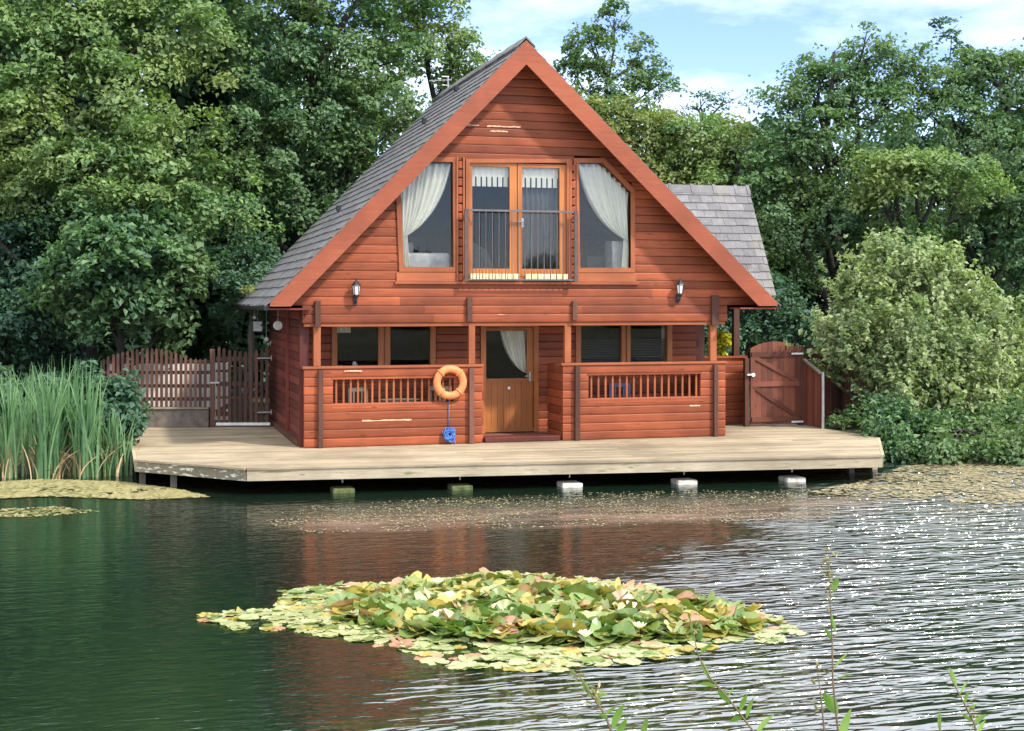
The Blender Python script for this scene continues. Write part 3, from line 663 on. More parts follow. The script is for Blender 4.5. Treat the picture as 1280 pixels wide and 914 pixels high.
# wall lanterns
for px, py in ((443.5, 364), (846, 362)):
    x, z = XY(px), ZY(py)
    q = MB(); q.lathe((x, -0.16, z+0.11), [(0.085, -0.02), (0.075, 0.0), (0.03, 0.05), (0.012, 0.07), (0.012, 0.10)], 6)
    q.lathe((x, -0.16, z-0.08), [(0.02, -0.05), (0.045, -0.02), (0.055, 0.0), (0.05, 0.015)], 6)
    q.tube([(x, -0.03, z-0.19), (x, -0.10, z-0.20), (x, -0.16, z-0.17), (x, -0.16, z-0.1)], 0.014, 8); q.box(x-0.035, x+0.035, -0.055, -0.034, z-0.24, z-0.08)
    for k in range(6):
        a = k*math.pi/3; q.tube([(x+0.05*math.cos(a), -0.16+0.05*math.sin(a), z-0.07), (x+0.075*math.cos(a), -0.16+0.075*math.sin(a), z+0.09)], 0.006, 5)
    lo = q.build('wall_lantern', M['black'], cabin)
    g_ = MB(); g_.lathe((x, -0.16, z), [(0.044, -0.065), (0.066, 0.088)], 6); g_.build('lantern_glass', M['white'], lo)
# discs and a square on the side wall under the eaves
for nm, yy, zz, r_, sq in (('small_plaque', 5.2, 2.0, 0.05, 0),):
    q = MB(); q.lathe((0, 0, 0), [(r_, 0), (r_, 0.02)], 20, 'Z'); q.v = [(-3.735-v[2], yy+v[0], zz+v[1]) for v in q.v]; q.build(nm, M['white'], cabin)
q = MB(); c0 = onY(322, 408, 5.3); q.box(c0.x-0.09, c0.x+0.09, 5.26, 5.34, c0.z-0.1, c0.z+0.1); q.tube([(c0.x, 5.3, c0.z+0.1), (c0.x, 5.3, 2.8)], 0.006, 5)
tag(q.build('hanging_sign', M['white']), 'small white square sign hanging under the left eaves', 'sign')
for px_, py_, yy, rr_, lb_ in ((347.5, 407, 2.4, 0.088, 'white round disc hanging beside the cabin side wall under the left eaves'), (333, 424, 5.0, 0.045, 'tiny white ornament hanging lowest under the left eaves'), (318, 397, 5.0, 0.035, 'tiny pale ornament hanging highest near the left eaves')):
    c0 = onY(px_, py_, yy); q = MB(); q.lathe((c0.x, yy, c0.z), [(rr_*0.9, -0.012), (rr_, -0.004), (rr_, 0.004), (rr_*0.9, 0.012)], 20, 'Y'); q.tube([(c0.x, yy, c0.z+rr_*0.9), (c0.x, yy, 2.8)], 0.004, 5)
    tag(q.build('hanging_ornament', M['white']), lb_, 'ornament')
# TV aerial
c0 = onY(560, 100, 5.8); q = MB()
q.tube([(c0.x, 5.8, c0.z-1.1), (c0.x, 5.8, c0.z+0.06)], 0.018, 6); q.tube([(c0.x-0.42, 5.8, c0.z-0.04), (c0.x+0.05, 5.8, c0.z-0.0)], 0.012, 6)
for k in range(6):
    xx = c0.x-0.4+k*0.08; q.tube([(xx, 5.62, c0.z-0.03), (xx, 5.98, c0.z-0.03)], 0.006, 5)
for dz in (-0.12, 0.07): q.tube([(c0.x-0.14, 5.8, c0.z+dz), (c0.x+0.02, 5.8, c0.z+dz)], 0.012, 5)
q.build('tv_aerial', M['steel'], cabin)
# television on the stool
q = MB(); q.box(1.62, 1.95, 0.6, 0.64, 3.42, 3.72); q.build('screen', M['black'], tv, bevel=0.005); 
q = MB(); q.box(1.75, 1.85, 0.58, 0.68, 3.37, 3.42); q.build('stand', M['black'], tv); tv.location = (1.82, 0.62, 3.37)
for k_ in kids(tv): k_.location = Vector((1.82, 0.85, 3.37))-Vector((1.82, 0.62, 3.37))

# ------------------------------------------------------------------ deck
DK = [(-6.54, 5.0), (-6.47, -0.9), (-4.88, -2.55), (5.26, -3.61), (6.71, -1.02), (6.45, 3.4), (4.6, 5.0)]
def clip(poly, a, b, c):                      # keep a*x+b*y<=c
    r = []
    for i in range(len(poly)):
        p, q = poly[i], poly[(i+1) % len(poly)]; dp = a*p[0]+b*p[1]-c; dq = a*q[0]+b*q[1]-c
        if dp <= 0: r.append(p)
        if dp*dq < 0: t = dp/(dp-dq); r.append((p[0]+(q[0]-p[0])*t, p[1]+(q[1]-p[1])*t))
    return r
deck = thing('wooden_deck', (0, -1, 0), 'broad pale weathered timber deck built out over the pond around the cabin', 'deck')
fx, fy = 5.26+4.88, -3.61+2.55; fl_ = math.hypot(fx, fy); ux, uy = fx/fl_, fy/fl_; nxn, nyn = -uy, ux   # boards run parallel to the front edge
base_c = nxn*-4.88+nyn*-2.55
q = MB(); k = 0
while k < 75:
    c0 = base_c+k*0.142; c1 = c0+0.137; k += 1
    s0 = -random.uniform(0, 4)-8
    while s0 < 9:
        s1 = s0+random.uniform(3.0, 4.2)
        poly = clip(clip(clip(clip(DK, nxn, nyn, c1), -nxn, -nyn, -c0), ux, uy, s1-0.003), -ux, -uy, -s0); s0 = s1
        if len(poly) > 2: q.prism([(p[0], p[1], 0.325) for p in poly], (0, 0, 0.035+random.uniform(-0.0015, 0.0015)))
q.build('deck_board', M['deck'], deck)
M['fascia'] = wood('fascia_wood', (0.52, 0.44, 0.33), (0.36, 0.30, 0.20), 'X', 0.8, vary=0.2, wear=(0.60, (0.16, 0.17, 0.08)))
M['fasciaL'] = wood('fascia_wood_lichened', (0.34, 0.29, 0.21), (0.17, 0.15, 0.09), 'X', 0.8, vary=0.2, wear=(0.57, (0.55, 0.53, 0.45)))
for i in range(len(DK)-1):
    a, b_ = Vector((*DK[i], 0)), Vector((*DK[i+1], 0)); d_ = (b_-a).normalized(); nn_ = Vector((d_.y, -d_.x, 0))
    if nn_.dot(a+b_-Vector((0, 2, 0))) < 0: nn_ = -nn_
    q = MB(); off = nn_*0.018
    q.beam(a+off+Vector((0, 0, 0.243)), b_+off+Vector((0, 0, 0.243)), 0.03, 0.16); q.build('fascia', M['fasciaL' if i == 1 else 'fascia'], deck)
    q = MB(); off = nn_*0.028; q.beam(a+off+Vector((0, 0, 0.345)), b_+off+Vector((0, 0, 0.345)), 0.05, 0.032); q.build('edge_strip', M['deck'], deck)
q = MB()
for yy in (-2.0, -0.6, 0.9, 2.4): q.box(-6.2, 6.2 if yy > -1.5 else 5.6, yy-0.04, yy+0.04, 0.12, 0.32) if yy > -0.7 else q.box(-5.0, 5.4, yy-0.04, yy+0.04, 0.12, 0.32)
q.build('joist', M['post'], deck)
for i, px in enumerate((428, 575, 712, 855, 990)):
    c0 = onZ(px, 613); t_ = (c0.x+4.88)/10.14; yy = -2.55-1.06*t_+0.20; xx = XY(px, yy)
    ms = 'moss' if i < 2 else 'concrete'
    q = MB(); q.box(xx-0.17, xx+0.17, yy-0.17, yy+0.17, -0.6, 0.01); po = q.build('pier_block', M[ms], deck, bevel=0.025)
    q = MB(); q.tube([(xx, yy, 0.08), (xx, yy, 0.30)], 0.014, 6); q.build('pier_rod', M['steel'], po)
for px, py, yy in ((178, 590, -0.75), (217, 594, -1.2), (1063, 590, -2.6), (1092, 590, -2.2)):
    xx = XY(px, yy); q = MB(); q.box(xx-0.05, xx+0.05, yy-0.05, yy+0.05, -0.7, 0.32); q.build('deck_leg', M['greywood'], deck)

# ------------------------------------------------------------------ lifebuoy and rope
lc = Vector((XY(562.5, -0.1), -0.105, ZY(478, 562, -0.1)))
lb = thing('lifebuoy', lc, 'faded orange lifebuoy ring hanging on the left porch wall', 'lifebuoy')
q = MB(); R_, r_ = 0.235, 0.068
def tor(u, v):
    a, b2 = u*2*math.pi, v*2*math.pi; rr = R_+r_*math.cos(b2); return (lc.x+rr*math.cos(a), lc.y+r_*0.8*math.sin(b2), lc.z+rr*math.sin(a))
q.sheet(tor, 48, 16, 0.5); q.build('ring', M['orange'], lb, smooth=True)
for k in range(4):
    a = math.pi/4+k*math.pi/2; q = MB(); pts = []
    for j in range(17):
        b2 = j/16*2*math.pi; rr = R_+(r_+0.004)*math.cos(b2); pts.append((lc.x+rr*math.cos(a), lc.y+(r_*0.8+0.004)*math.sin(b2), lc.z+rr*math.sin(a)))
    q.tube(pts, 0.016, 6); q.build('rope_band', M['orange'], lb, smooth=True)
rc = Vector((XY(561.5, -0.08), -0.09, ZY(543, 562, -0.08)))
q = MB(); random.seed(5)
for k in range(12):
    pts = []; ph = random.uniform(0, 6); ex, ez = random.uniform(0.03, 0.09), random.uniform(0.07, 0.14); tl = random.uniform(-1.0, 1.0)
    for j in range(25):
        a = j/24*2*math.pi; x_ = ex*math.cos(a); z_ = ez*math.sin(a); pts.append((rc.x+x_*math.cos(tl)-z_*math.sin(tl)+0.01*math.sin(3*a+ph), rc.y-0.02*k/4+0.012*math.sin(2*a+ph), rc.z+x_*math.sin(tl)+z_*math.cos(tl)+0.01*math.cos(4*a+ph)))
    q.tube(pts, 0.011, 6)
q.tube([(rc.x+0.06, rc.y-0.02, rc.z-0.05), (rc.x+0.10, rc.y-0.02, rc.z-0.14), (rc.x+0.09, rc.y-0.02, rc.z-0.20)], 0.011, 6)
q.tube([(rc.x, rc.y+0.03, rc.z+0.1), (lc.x-0.005, rc.y+0.03, lc.z-R_-0.02)], 0.008, 6)
tag(q.build('rope', M['blue'], smooth=True), 'coiled bright blue rope hanging below the orange lifebuoy', 'rope')

# porch furniture
def chair(x, y, rz, label, mat, group=None):
    c_ = thing('porch_chair', (0, 0, 0), label, 'chair', group)
    q = MB(); q.box(-0.22, 0.22, -0.22, 0.22, 0.43, 0.46); q.build('seat', mat, c_)
    q = MB()
    for k in range(5): q.box(-0.2+k*0.09, -0.165+k*0.09, 0.19, 0.21, 0.5, 0.92)
    q.box(-0.22, 0.22, 0.185, 0.215, 0.9, 0.97); q.build('backrest', mat, c_)
    for sx_ in (-1, 1):
        for sy_ in (-1, 1): q = MB(); q.box(sx_*0.2-0.02, sx_*0.2+0.02, sy_*0.2-0.02, sy_*0.2+0.02, 0, 0.9 if sy_ > 0 else 0.43); q.build('leg', mat, c_)
        q = MB(); q.box(sx_*0.21-0.025, sx_*0.21+0.025, -0.22, 0.2, 0.64, 0.67); q.box(sx_*0.21-0.02, sx_*0.21+0.02, -0.21, -0.17, 0.46, 0.64); q.build('armrest', mat, c_)
    c_.location = (x, y, 0.36); c_.rotation_euler.z = rz; return c_
chair(-2.55, 0.62, 0.5, 'weathered garden chair at the left end behind the left porch wall', M['greywood'])
chair(-1.25, 0.62, -0.6, 'weathered garden chair nearer the door behind the left porch wall', M['greywood'])
tb = thing('porch_table', (-1.9, 0.7, 0.36), 'small round garden table between two chairs in the left porch', 'table')
q = MB(); q.lathe((-1.9, 0.7, 1.08), [(0.36, 0), (0.36, 0.03)], 24); q.build('tabletop', M['greywood'], tb)
for a in (0.5, 2.6, 4.7): q = MB(); q.tube([(-1.9, 0.7, 1.08), (-1.9+0.28*math.cos(a), 0.7+0.28*math.sin(a), 0.37)], 0.02, 6); q.build('leg', M['greywood'], tb)
chair(2.35, 0.6, 0.1, 'dark blue painted chair behind the right porch balusters', M['darkblue'])
for k, (px, r_, h_, lbl) in enumerate(((425.5, 0.05, 0.08, 'low white bowl on the sill at the left of the kitchen window'), (443, 0.04, 0.15, 'tall white jug on the kitchen window sill'), (457, 0.055, 0.07, 'white teapot shaped pot on the kitchen window sill'))):
    x = XY(px, GY+0.1); nm = ('bowl', 'jug', 'pot')[k]
    q = MB(); z0 = 1.63; q.lathe((x, GY+0.12, z0), [(r_*0.7, 0), (r_, h_*0.4), (r_*0.9, h_*0.8), (r_*0.7, h_), (r_*0.5, h_*0.98)], 14); q.tube([(x+r_*0.8, GY+0.12, z0+h_*0.8), (x+r_*1.5, GY+0.12, z0+h_*0.6), (x+r_*0.8, GY+0.12, z0+h_*0.25)], 0.006, 5)
    tag(q.build(nm, M['white'], smooth=True), lbl, nm)
q = MB(); q.box(-3.0, -1.2, GY+0.055, GY+0.3, 1.59, 1.628); q.build('inner_sill', M['white'], cabin)

# ------------------------------------------------------------------ gates and fences
# left picket fence on a low wall, then the picket gate
def pickets(root, a, b_, z0, ztop, n_, wd=0.055, part='picket', tint_=None, gap=None):
    a = Vector(a); b_ = Vector(b_); d_ = (b_-a); L_ = d_.length; d_.normalize(); nn_ = Vector((d_.y, -d_.x, 0))
    for k in range(n_):
        s_ = (k+0.5)/n_; c0 = a+d_*L_*s_+nn_*0.02; zt_ = ztop(s_)+random.uniform(-0.012, 0.012); h_ = wd/2; lean = random.uniform(-0.006, 0.006)
        q = MB(); P0 = c0-d_*h_; P1 = c0+d_*h_
        q.prism([(P0.x, P0.y, z0), (P1.x, P1.y, z0), (P1.x+lean, P1.y, zt_-0.03), (c0.x+d_.x*h_*0.4+lean, c0.y, zt_), (c0.x-d_.x*h_*0.4+lean, c0.y, zt_), (P0.x+lean, P0.y, zt_-0.03)], nn_*0.018); q.build(part, M['picket'], root)
G0 = Vector((-4.92, 4.42, 0)); G1 = Vector((-3.86, 4.15, 0)); F0 = Vector((-7.1, 5.02, 0))
fen = thing('picket_fence', (-6, 4.7, 0.33), 'brown picket fence with pale backing rails on the low wall left of the picket gate', 'fence')
wall_top = 0.74
pickets(fen, F0, G0-Vector((0.14, -0.03, 0)), wall_top+0.03, lambda s_: 1.72+0.22*math.sin(min(1, s_*1.15)*math.pi), 22)
for zz in (0.92, 1.18, 1.45, 1.66):
    q = MB(); a = F0-Vector((0, -0.03, 0)); b_ = G0-Vector((0.1, -0.06, 0)); q.beam(a+Vector((0, 0, zz)), b_+Vector((0, 0, zz)), 0.03, 0.07); q.build('rail', M['picket'], fen)
q = MB(); q.box(G0.x-0.10, G0.x-0.0, G0.y-0.05, G0.y+0.05, 0.36, 1.92); tag(q.build('gate_post', M['picket'], bevel=0.008), 'thick brown wooden post between the picket fence and picket gate', 'post')
lwall = thing('low_wall', (-6, 4.8, 0.3), 'low mottled rendered wall beneath the picket fence', 'wall')
q = MB(); q.beam(F0+Vector((0, -0.02, 0.53)), G0+Vector((-0.11, -0.0, 0.53)), 0.18, 0.40); q.build('wall_body', M['render'], lwall)
q = MB(); q.beam(F0+Vector((0, -0.02, 0.745)), G0+Vector((-0.11, -0.0, 0.745)), 0.24, 0.03); q.build('coping', M['greywood'], lwall)
q = MB(); q.beam((-7.0, 6.4, 0.95), (-4.5, 6.0, 0.95), 0.15, 1.25); tag(q.build('fence_backdrop', M['palepanel']), 'pale panel added behind the picket fence to brighten its gaps', 'wall')  # made-up pale panel, added so the fence gaps look sunlit
pg = thing('picket_gate', ((G0+G1)/2)+Vector((0, 0, 0.38)), 'brown picket gate with cross braces and a white bottom board beside the cabin', 'gate')
pickets(pg, G0+Vector((0.03, 0, 0)), G1, 0.44, lambda s_: 1.96-0.10*math.sin(s_*math.pi)+0.02, 10, wd=0.06)
for zz, hh_ in ((0.62, 0.09), (0.95, 0.05), (1.22, 0.09), (1.48, 0.05), (1.72, 0.09)):
    q = MB(); q.beam(G0+Vector((0.02, 0.015, zz)), G1+Vector((0, 0.015, zz)), 0.03, hh_); q.build('rail', M['picket'], pg)
q = MB(); q.beam(G0+Vector((0.02, 0.02, 0.66)), G1+Vector((0, 0.02, 1.2)), 0.025, 0.09); q.build('brace', M['picket'], pg)
q = MB(); q.beam(G0+Vector((0.02, -0.05, 0.425)), G1+Vector((0, -0.05, 0.425)), 0.025, 0.055); q.build('bottom_board', M['white'], pg)
for zz in (0.66, 1.74):
    q = MB(); q.beam(G1+Vector((-0.26, -0.05, zz)), G1+Vector((0.02, -0.05, zz)), 0.008, 0.025); q.box(G1.x+0.01, G1.x+0.03, G1.y-0.06, G1.y-0.04, zz-0.05, zz+0.05); q.build('hinge', M['steel'], pg)
q = MB(); q.beam(G0+Vector((-0.1, -0.06, 1.25)), G0+Vector((0.08, -0.06, 1.25)), 0.02, 0.03); q.build('latch', M['steel'], pg)

# right arched gate
A0 = Vector((XY(938, 1.6), 1.6, 0)); A1 = Vector((XY(999, 1.62), 1.62, 0)); gz0 = 0.40
ag = thing('arched_gate', ((A0+A1)/2)+Vector((0, 0, 0.38)), 'brown boarded gate with arched top and white hinges right of the cabin', 'gate')
zs, zp = ZY(436, 938, 1.6), ZY(427, 967, 1.6)
q = MB(); n_ = 9; W_ = (A1.x-A0.x)
def arch(x): u = (x-A0.x)/W_*2-1; return zs+(zp-zs)*(1-u*u)
for k in range(n_):
    x0 = A0.x+k*W_/n_+0.002; x1 = A0.x+(k+1)*W_/n_-0.002; xm = (x0+x1)/2
    q.prism([(x0, 1.60, gz0), (x1, 1.60, gz0), (x1, 1.60, arch(x1)), (xm, 1.60, arch(xm)), (x0, 1.60, arch(x0))], (0, 0.025, 0))
q.build('board', M['gate'], ag)
for zz in (gz0+0.10, (gz0+zs)/2+0.05, zs-0.12):
    q = MB(); q.box(A0.x+0.02, A1.x-0.02, 1.57, 1.60, zz-0.05, zz+0.05); q.build('rail', M['gate'], ag)
for za, zb in (((gz0+zs)/2+0.0, gz0+0.14), (zs-0.16, (gz0+zs)/2+0.1)):
    q = MB(); q.beam((A0.x+0.06, 1.585, za), (A1.x-0.06, 1.585, zb), 0.026, 0.08); q.build('brace', M['gate'], ag)
q = MB(); q.box(A0.x-0.005, A0.x+0.09, 1.575, 1.60, gz0+0.15, zs-0.17); q.build('stile', M['gate'], ag)
q = MB(); q.box(A1.x-0.09, A1.x+0.005, 1.575, 1.60, gz0+0.15, zs-0.17); q.build('stile', M['gate'], ag)
for zz in (ZY(442, 995, 1.6), ZY(527, 995, 1.6)):
    q = MB(); q.beam((A1.x-0.2, 1.56, zz), (A1.x+0.06, 1.56, zz), 0.01, 0.035); q.build('hinge', M['white'], ag)
q = MB(); lz = ZY(468, 938, 1.6); q.box(A0.x-0.09, A0.x+0.06, 1.545, 1.565, lz-0.02, lz+0.01); q.lathe((A0.x+0.04, 1.54, lz-0.01), [(0.04, 0), (0.04, 0.02)], 12, 'Y'); q.build('latch', M['white'], ag)
for xx, top, lb_ in ((A0.x-0.07, ZY(448, 930, 1.6), 'dark brown gate post between the low log wall and arched gate'), (A1.x+0.05, ZY(432, 1001, 1.6), 'light brown gate post on the hinge side of the arched gate')):
    q = MB(); q.box(xx-0.045, xx+0.045, 1.6, 1.70, 0.36, top); tag(q.build('gate_post', M['post'], bevel=0.006), lb_, 'post')
# sloping-topped side panel
S0 = Vector((A1.x+0.09, 1.60, 0)); S1 = Vector((XY(1026, 0.8), 0.8, 0))
sp = thing('side_fence_panel', ((S0+S1)/2)+Vector((0, 0, 0.36)), 'short board fence panel with sloping pale top rail right of the arched gate', 'fence')
za, zb = onY(1005, 449, 1.6).z, onY(1026, 467, 0.8).z
n_ = 9
for k in range(n_):
    p0 = S0.lerp(S1, k/n_); p1 = S0.lerp(S1, (k+0.93)/n_); q = MB()
    z_0 = za+(zb-za)*k/n_-0.03; z_1 = za+(zb-za)*(k+0.93)/n_-0.03
    q.prism([(p0.x, p0.y, 0.38), (p1.x, p1.y, 0.38), (p1.x, p1.y, z_1), (p0.x, p0.y, z_0)], (0.018, 0.012, 0)); q.build('board', M['gate'], sp)
q = MB(); q.beam(S0+Vector((0, 0, za)), S1+Vector((0, 0, zb)), 0.07, 0.035); q.build('top_rail', M['greywood'], sp)
q = MB(); q.tube([S1+Vector((0.03, -0.03, 0.36)), S1+Vector((0.03, -0.03, zb+0.03))], 0.03, 8); q.build('end_post', M['steel'], sp)
# fence behind the bush
bf = thing('board_fence', (8.2, 2.9, 0.33), 'grey brown board fence with a leaning brace half hidden by the pale bush', 'fence')
B0 = Vector((XY(1008, 2.6), 2.6, 0)); B1 = Vector((XY(1140, 3.0), 3.0, 0))
for k in range(17):
    p0 = B0.lerp(B1, k/17); p1 = B0.lerp(B1, (k+0.95)/17); q = MB(); zt_ = 1.92-0.05*k/17+random.uniform(-.01, .01)
    q.prism([(p0.x, p0.y, 0.3), (p1.x, p1.y, 0.3), (p1.x, p1.y, zt_), (p0.x, p0.y, zt_)], (0, 0.02, 0)); q.build('board', M['gate'], bf)
q = MB(); q.beam(onY(1040, 475, 2.45), onY(1085, 512, 2.4), 0.03, 0.07); q.build('brace', M['greywood'], bf)
for px in (1050, 1095): q = MB(); xx = XY(px, 2.5); q.box(xx-0.04, xx+0.04, 2.48, 2.56, 0.3, 1.95); q.build('post', M['picket'], bf)

# ------------------------------------------------------------------ foliage
def leafmesh(name, mat, C_, Nn, size, tin, aspect=0.62, loc=(0, 0, 0)):
    n_ = len(C_); Nn = Nn/np.linalg.norm(Nn, axis=1, keepdims=True)
    r = np.random.normal(size=(n_, 3)); T = r-(r*Nn).sum(1, keepdims=True)*Nn; T /= np.linalg.norm(T, axis=1, keepdims=True); B = np.cross(Nn, T)
    s = size[:, None]; a = aspect
    fold = 0.18
    V = np.stack([C_-T*s*0.5, C_+B*s*a*0.5+Nn*s*fold-T*s*0.05, C_+T*s*0.5-Nn*s*0.10, C_-B*s*a*0.5+Nn*s*fold-T*s*0.05], 1).reshape(-1, 3)-np.array(loc)
    me = bpy.data.meshes.new(name); me.vertices.add(4*n_); me.vertices.foreach_set('co', V.ravel().astype(np.float32))
    i = np.arange(n_)*4; F = np.stack([i, i+1, i+2, i, i+2, i+3], 1).ravel()
    me.loops.add(6*n_); me.loops.foreach_set('vertex_index', F.astype(np.int32)); me.polygons.add(2*n_)
    me.polygons.foreach_set('loop_start', (np.arange(2*n_)*3).astype(np.int32)); me.polygons.foreach_set('loop_total', np.full(2*n_, 3, np.int32))
    at = me.attributes.new('tint', 'FLOAT', 'POINT'); at.data.foreach_set('value', np.repeat(tin, 4).astype(np.float32))
    me.materials.append(mat); me.update(calc_edges=True); me.validate(); return me
def crown_points(lobes, dens=1.0, spray=0.40, leaf=0.115, per=85, flat=0.22, inner=0.10, shoot=0.0):
    CC, NN, SS, TT = [], [], [], []
    for (cx, cy, cz, rx, ry, rz) in lobes:
        area = 4*math.pi*((rx*ry)**1.6/3+(rx*rz)**1.6/3+(ry*rz)**1.6/3)**(1/1.6)
        ns = max(6, int(dens*area/(math.pi*spray**2)*1.15))
        d = np.random.normal(size=(ns, 3)); d[:, 2] += 0.3; d /= np.linalg.norm(d, axis=1, keepdims=True)
        rad = np.random.uniform(0.55, 1.18, (ns, 1))
        c0 = np.array([cx, cy, cz])+d*np.array([rx, ry, rz])*rad
        nrm = d*0.5+np.array([0, 0, 0.95])+np.random.normal(size=(ns, 3))*0.25; nrm /= np.linalg.norm(nrm, axis=1, keepdims=True)
        for k in range(ns):
            m_ = int(per*np.random.uniform(0.6, 1.4)); Rk = spray*np.random.uniform(0.6, 1.35)
            u = np.cross(nrm[k], [0.3, 0.9, 0.1]); u /= np.linalg.norm(u); v = np.cross(nrm[k], u)
            g = np.clip(np.random.normal(size=(m_, 3)), -1.7, 1.7); g[:, :2] *= 0.55
            rr2 = (g[:, 0]**2+g[:, 1]**2)
            p = c0[k]+(u*g[:, :1]+v*g[:, 1:2])*Rk+nrm[k]*(g[:, 2:3]*flat*Rk-0.25*rr2[:, None]*Rk)
            if shoot:                                           # upright wands instead of flat sprays
                nw = 5; wand = np.random.randint(0, nw, m_); wd_ = nrm[k]+np.random.normal(size=(nw, 3))*0.35; wd_ /= np.linalg.norm(wd_, axis=1, keepdims=True)
                st_ = np.random.normal(size=(nw, 3))*Rk*0.5; tl_ = np.random.uniform(0, 1, m_)[:, None]
                p = c0[k]+st_[wand]+wd_[wand]*tl_*shoot*np.random.uniform(0.5, 1.3, nw)[wand][:, None]+np.random.normal(size=(m_, 3))*0.025
            CC.append(p); NN.append(nrm[k]+np.random.normal(size=(m_, 3))*0.45+0.3*(u*g[:, :1]+v*g[:, 1:2]))
            SS.append(leaf*np.random.uniform(0.5, 1.5, m_)*np.random.uniform(0.85, 1.25)); TT.append(np.clip(np.random.normal(0.5, 0.2, m_)+np.random.normal(0, 0.14), 0, 1))
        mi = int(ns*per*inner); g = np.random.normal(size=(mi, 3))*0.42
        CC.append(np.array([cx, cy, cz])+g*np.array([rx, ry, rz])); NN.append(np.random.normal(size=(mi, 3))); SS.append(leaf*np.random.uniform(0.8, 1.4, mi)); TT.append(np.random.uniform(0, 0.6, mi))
    return np.concatenate(CC), np.concatenate(NN), np.concatenate(SS), np.concatenate(TT)
def limb(mb, a, b_, r0, r1, wob=0.25, n_=7):
    a = Vector(a); b_ = Vector(b_); pts = []; L_ = (b_-a).length
    w1 = Vector((random.uniform(-1, 1), random.uniform(-1, 1), random.uniform(-0.3, 0.6)))*wob*L_*0.3
    for i in range(n_+1):
        t = i/n_; pts.append(a.lerp(b_, t)+w1*math.sin(t*math.pi)+Vector((random.uniform(-1, 1), random.uniform(-1, 1), 0))*0.03*L_*math.sin(t*math.pi))
    mb.tube(pts, [r0+(r1-r0)*(i/n_) for i in range(n_+1)], 7); return pts
def tree(name, base, lobes, label, cat, mat, trunk_r=0.16, bark='bark', group=None, **kw):
    base = Vector(base); root = thing(name, base, label, cat, group)
    L_ = np.array(lobes); top = Vector((float(L_[:, 0].mean()), float(L_[:, 1].mean()), float(L_[:, 2].max())))
    q = MB(); pts = limb(q, base-Vector((0, 0, 0.1)), top, trunk_r, trunk_r*0.15, 0.15, 12)
    for l in lobes:
        c0 = Vector(l[:3]); zt_ = max(base.z+0.5, c0.z-0.9*math.hypot(c0.x-base.x, c0.y-base.y)-0.2)
        p = min(pts, key=lambda p: abs(p.z-zt_)); lp = limb(q, p, c0, trunk_r*0.4, trunk_r*0.12, 0.3)
        for _ in range(4):
            d = Vector((random.uniform(-1, 1), random.uniform(-1, 1), random.uniform(-0.3, 1))).normalized(); e_ = c0+Vector((d.x*l[3], d.y*l[4], d.z*l[5]))*0.95
            limb(q, lp[4], e_, trunk_r*0.14, trunk_r*0.04, 0.3, 5)
    q.build('trunk', M[bark], root, smooth=True)
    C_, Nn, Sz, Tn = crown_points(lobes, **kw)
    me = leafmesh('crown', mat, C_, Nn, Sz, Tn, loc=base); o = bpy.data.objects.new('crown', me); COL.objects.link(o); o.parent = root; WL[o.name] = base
    return root
def LB(px, py, Y, rpx, rpy, ry=None):          # lobe by where it stands at depth Y; radii given in photo pixels at that depth
    c0 = onY(px, py, Y); D = (c0.x-CAM[0])*FW[0]+(c0.y-CAM[1])*FW[1]; s_ = D/FPX
    return (c0.x, c0.y, c0.z, rpx*s_, ry or max(rpx, rpy)*s_*0.85, rpy*s_)
G_mid = leafmat('leaves_mid', (0.05, 0.12, 0.07), (0.17, 0.28, 0.12), hue=(0.15, 0.20, 0.07))  # bluish shadow and yellowish highlight tones put into the leaf colours
G_lit = leafmat('leaves_sunlit', (0.07, 0.16, 0.075), (0.25, 0.36, 0.14), hue=(0.25, 0.29, 0.09))  # lighter copy: sunlight on the boughs put into the leaf colour
G_dark = leafmat('leaves_dark_shaded', (0.05, 0.12, 0.08), (0.12, 0.21, 0.13), hue=(0.04, 0.09, 0.06))  # darker copy: woodland shade put into the leaf colour
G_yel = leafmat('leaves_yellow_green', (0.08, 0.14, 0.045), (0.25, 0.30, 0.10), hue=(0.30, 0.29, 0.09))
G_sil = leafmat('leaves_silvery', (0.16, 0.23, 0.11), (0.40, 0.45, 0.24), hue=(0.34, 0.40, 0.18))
gz = 0.33
big_grp = None
# left: the broad tree whose lit boughs hang towards the pond
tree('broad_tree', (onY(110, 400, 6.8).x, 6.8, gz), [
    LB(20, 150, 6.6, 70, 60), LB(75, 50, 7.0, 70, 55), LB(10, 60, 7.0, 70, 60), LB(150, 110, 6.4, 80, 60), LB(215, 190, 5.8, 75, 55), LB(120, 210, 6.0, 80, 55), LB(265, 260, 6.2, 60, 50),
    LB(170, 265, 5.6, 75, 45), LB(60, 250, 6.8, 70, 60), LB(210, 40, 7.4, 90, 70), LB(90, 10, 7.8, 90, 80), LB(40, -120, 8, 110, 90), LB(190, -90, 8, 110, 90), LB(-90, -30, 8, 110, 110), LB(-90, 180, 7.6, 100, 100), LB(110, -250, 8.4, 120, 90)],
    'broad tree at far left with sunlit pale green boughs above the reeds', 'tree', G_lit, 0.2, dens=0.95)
tree('low_tree', (onY(150, 400, 5.4).x, 5.4, gz), [
    LB(150, 335, 4.6, 75, 55), LB(95, 350, 4.9, 60, 50), LB(205, 350, 4.9, 50, 48), LB(160, 300, 5.0, 70, 38), LB(215, 400, 5.6, 32, 30), LB(120, 395, 5.3, 40, 30)],
    'rounded low leafy tree overhanging the left picket fence', 'tree', G_mid, 0.13, dens=1.0, leaf=0.14)
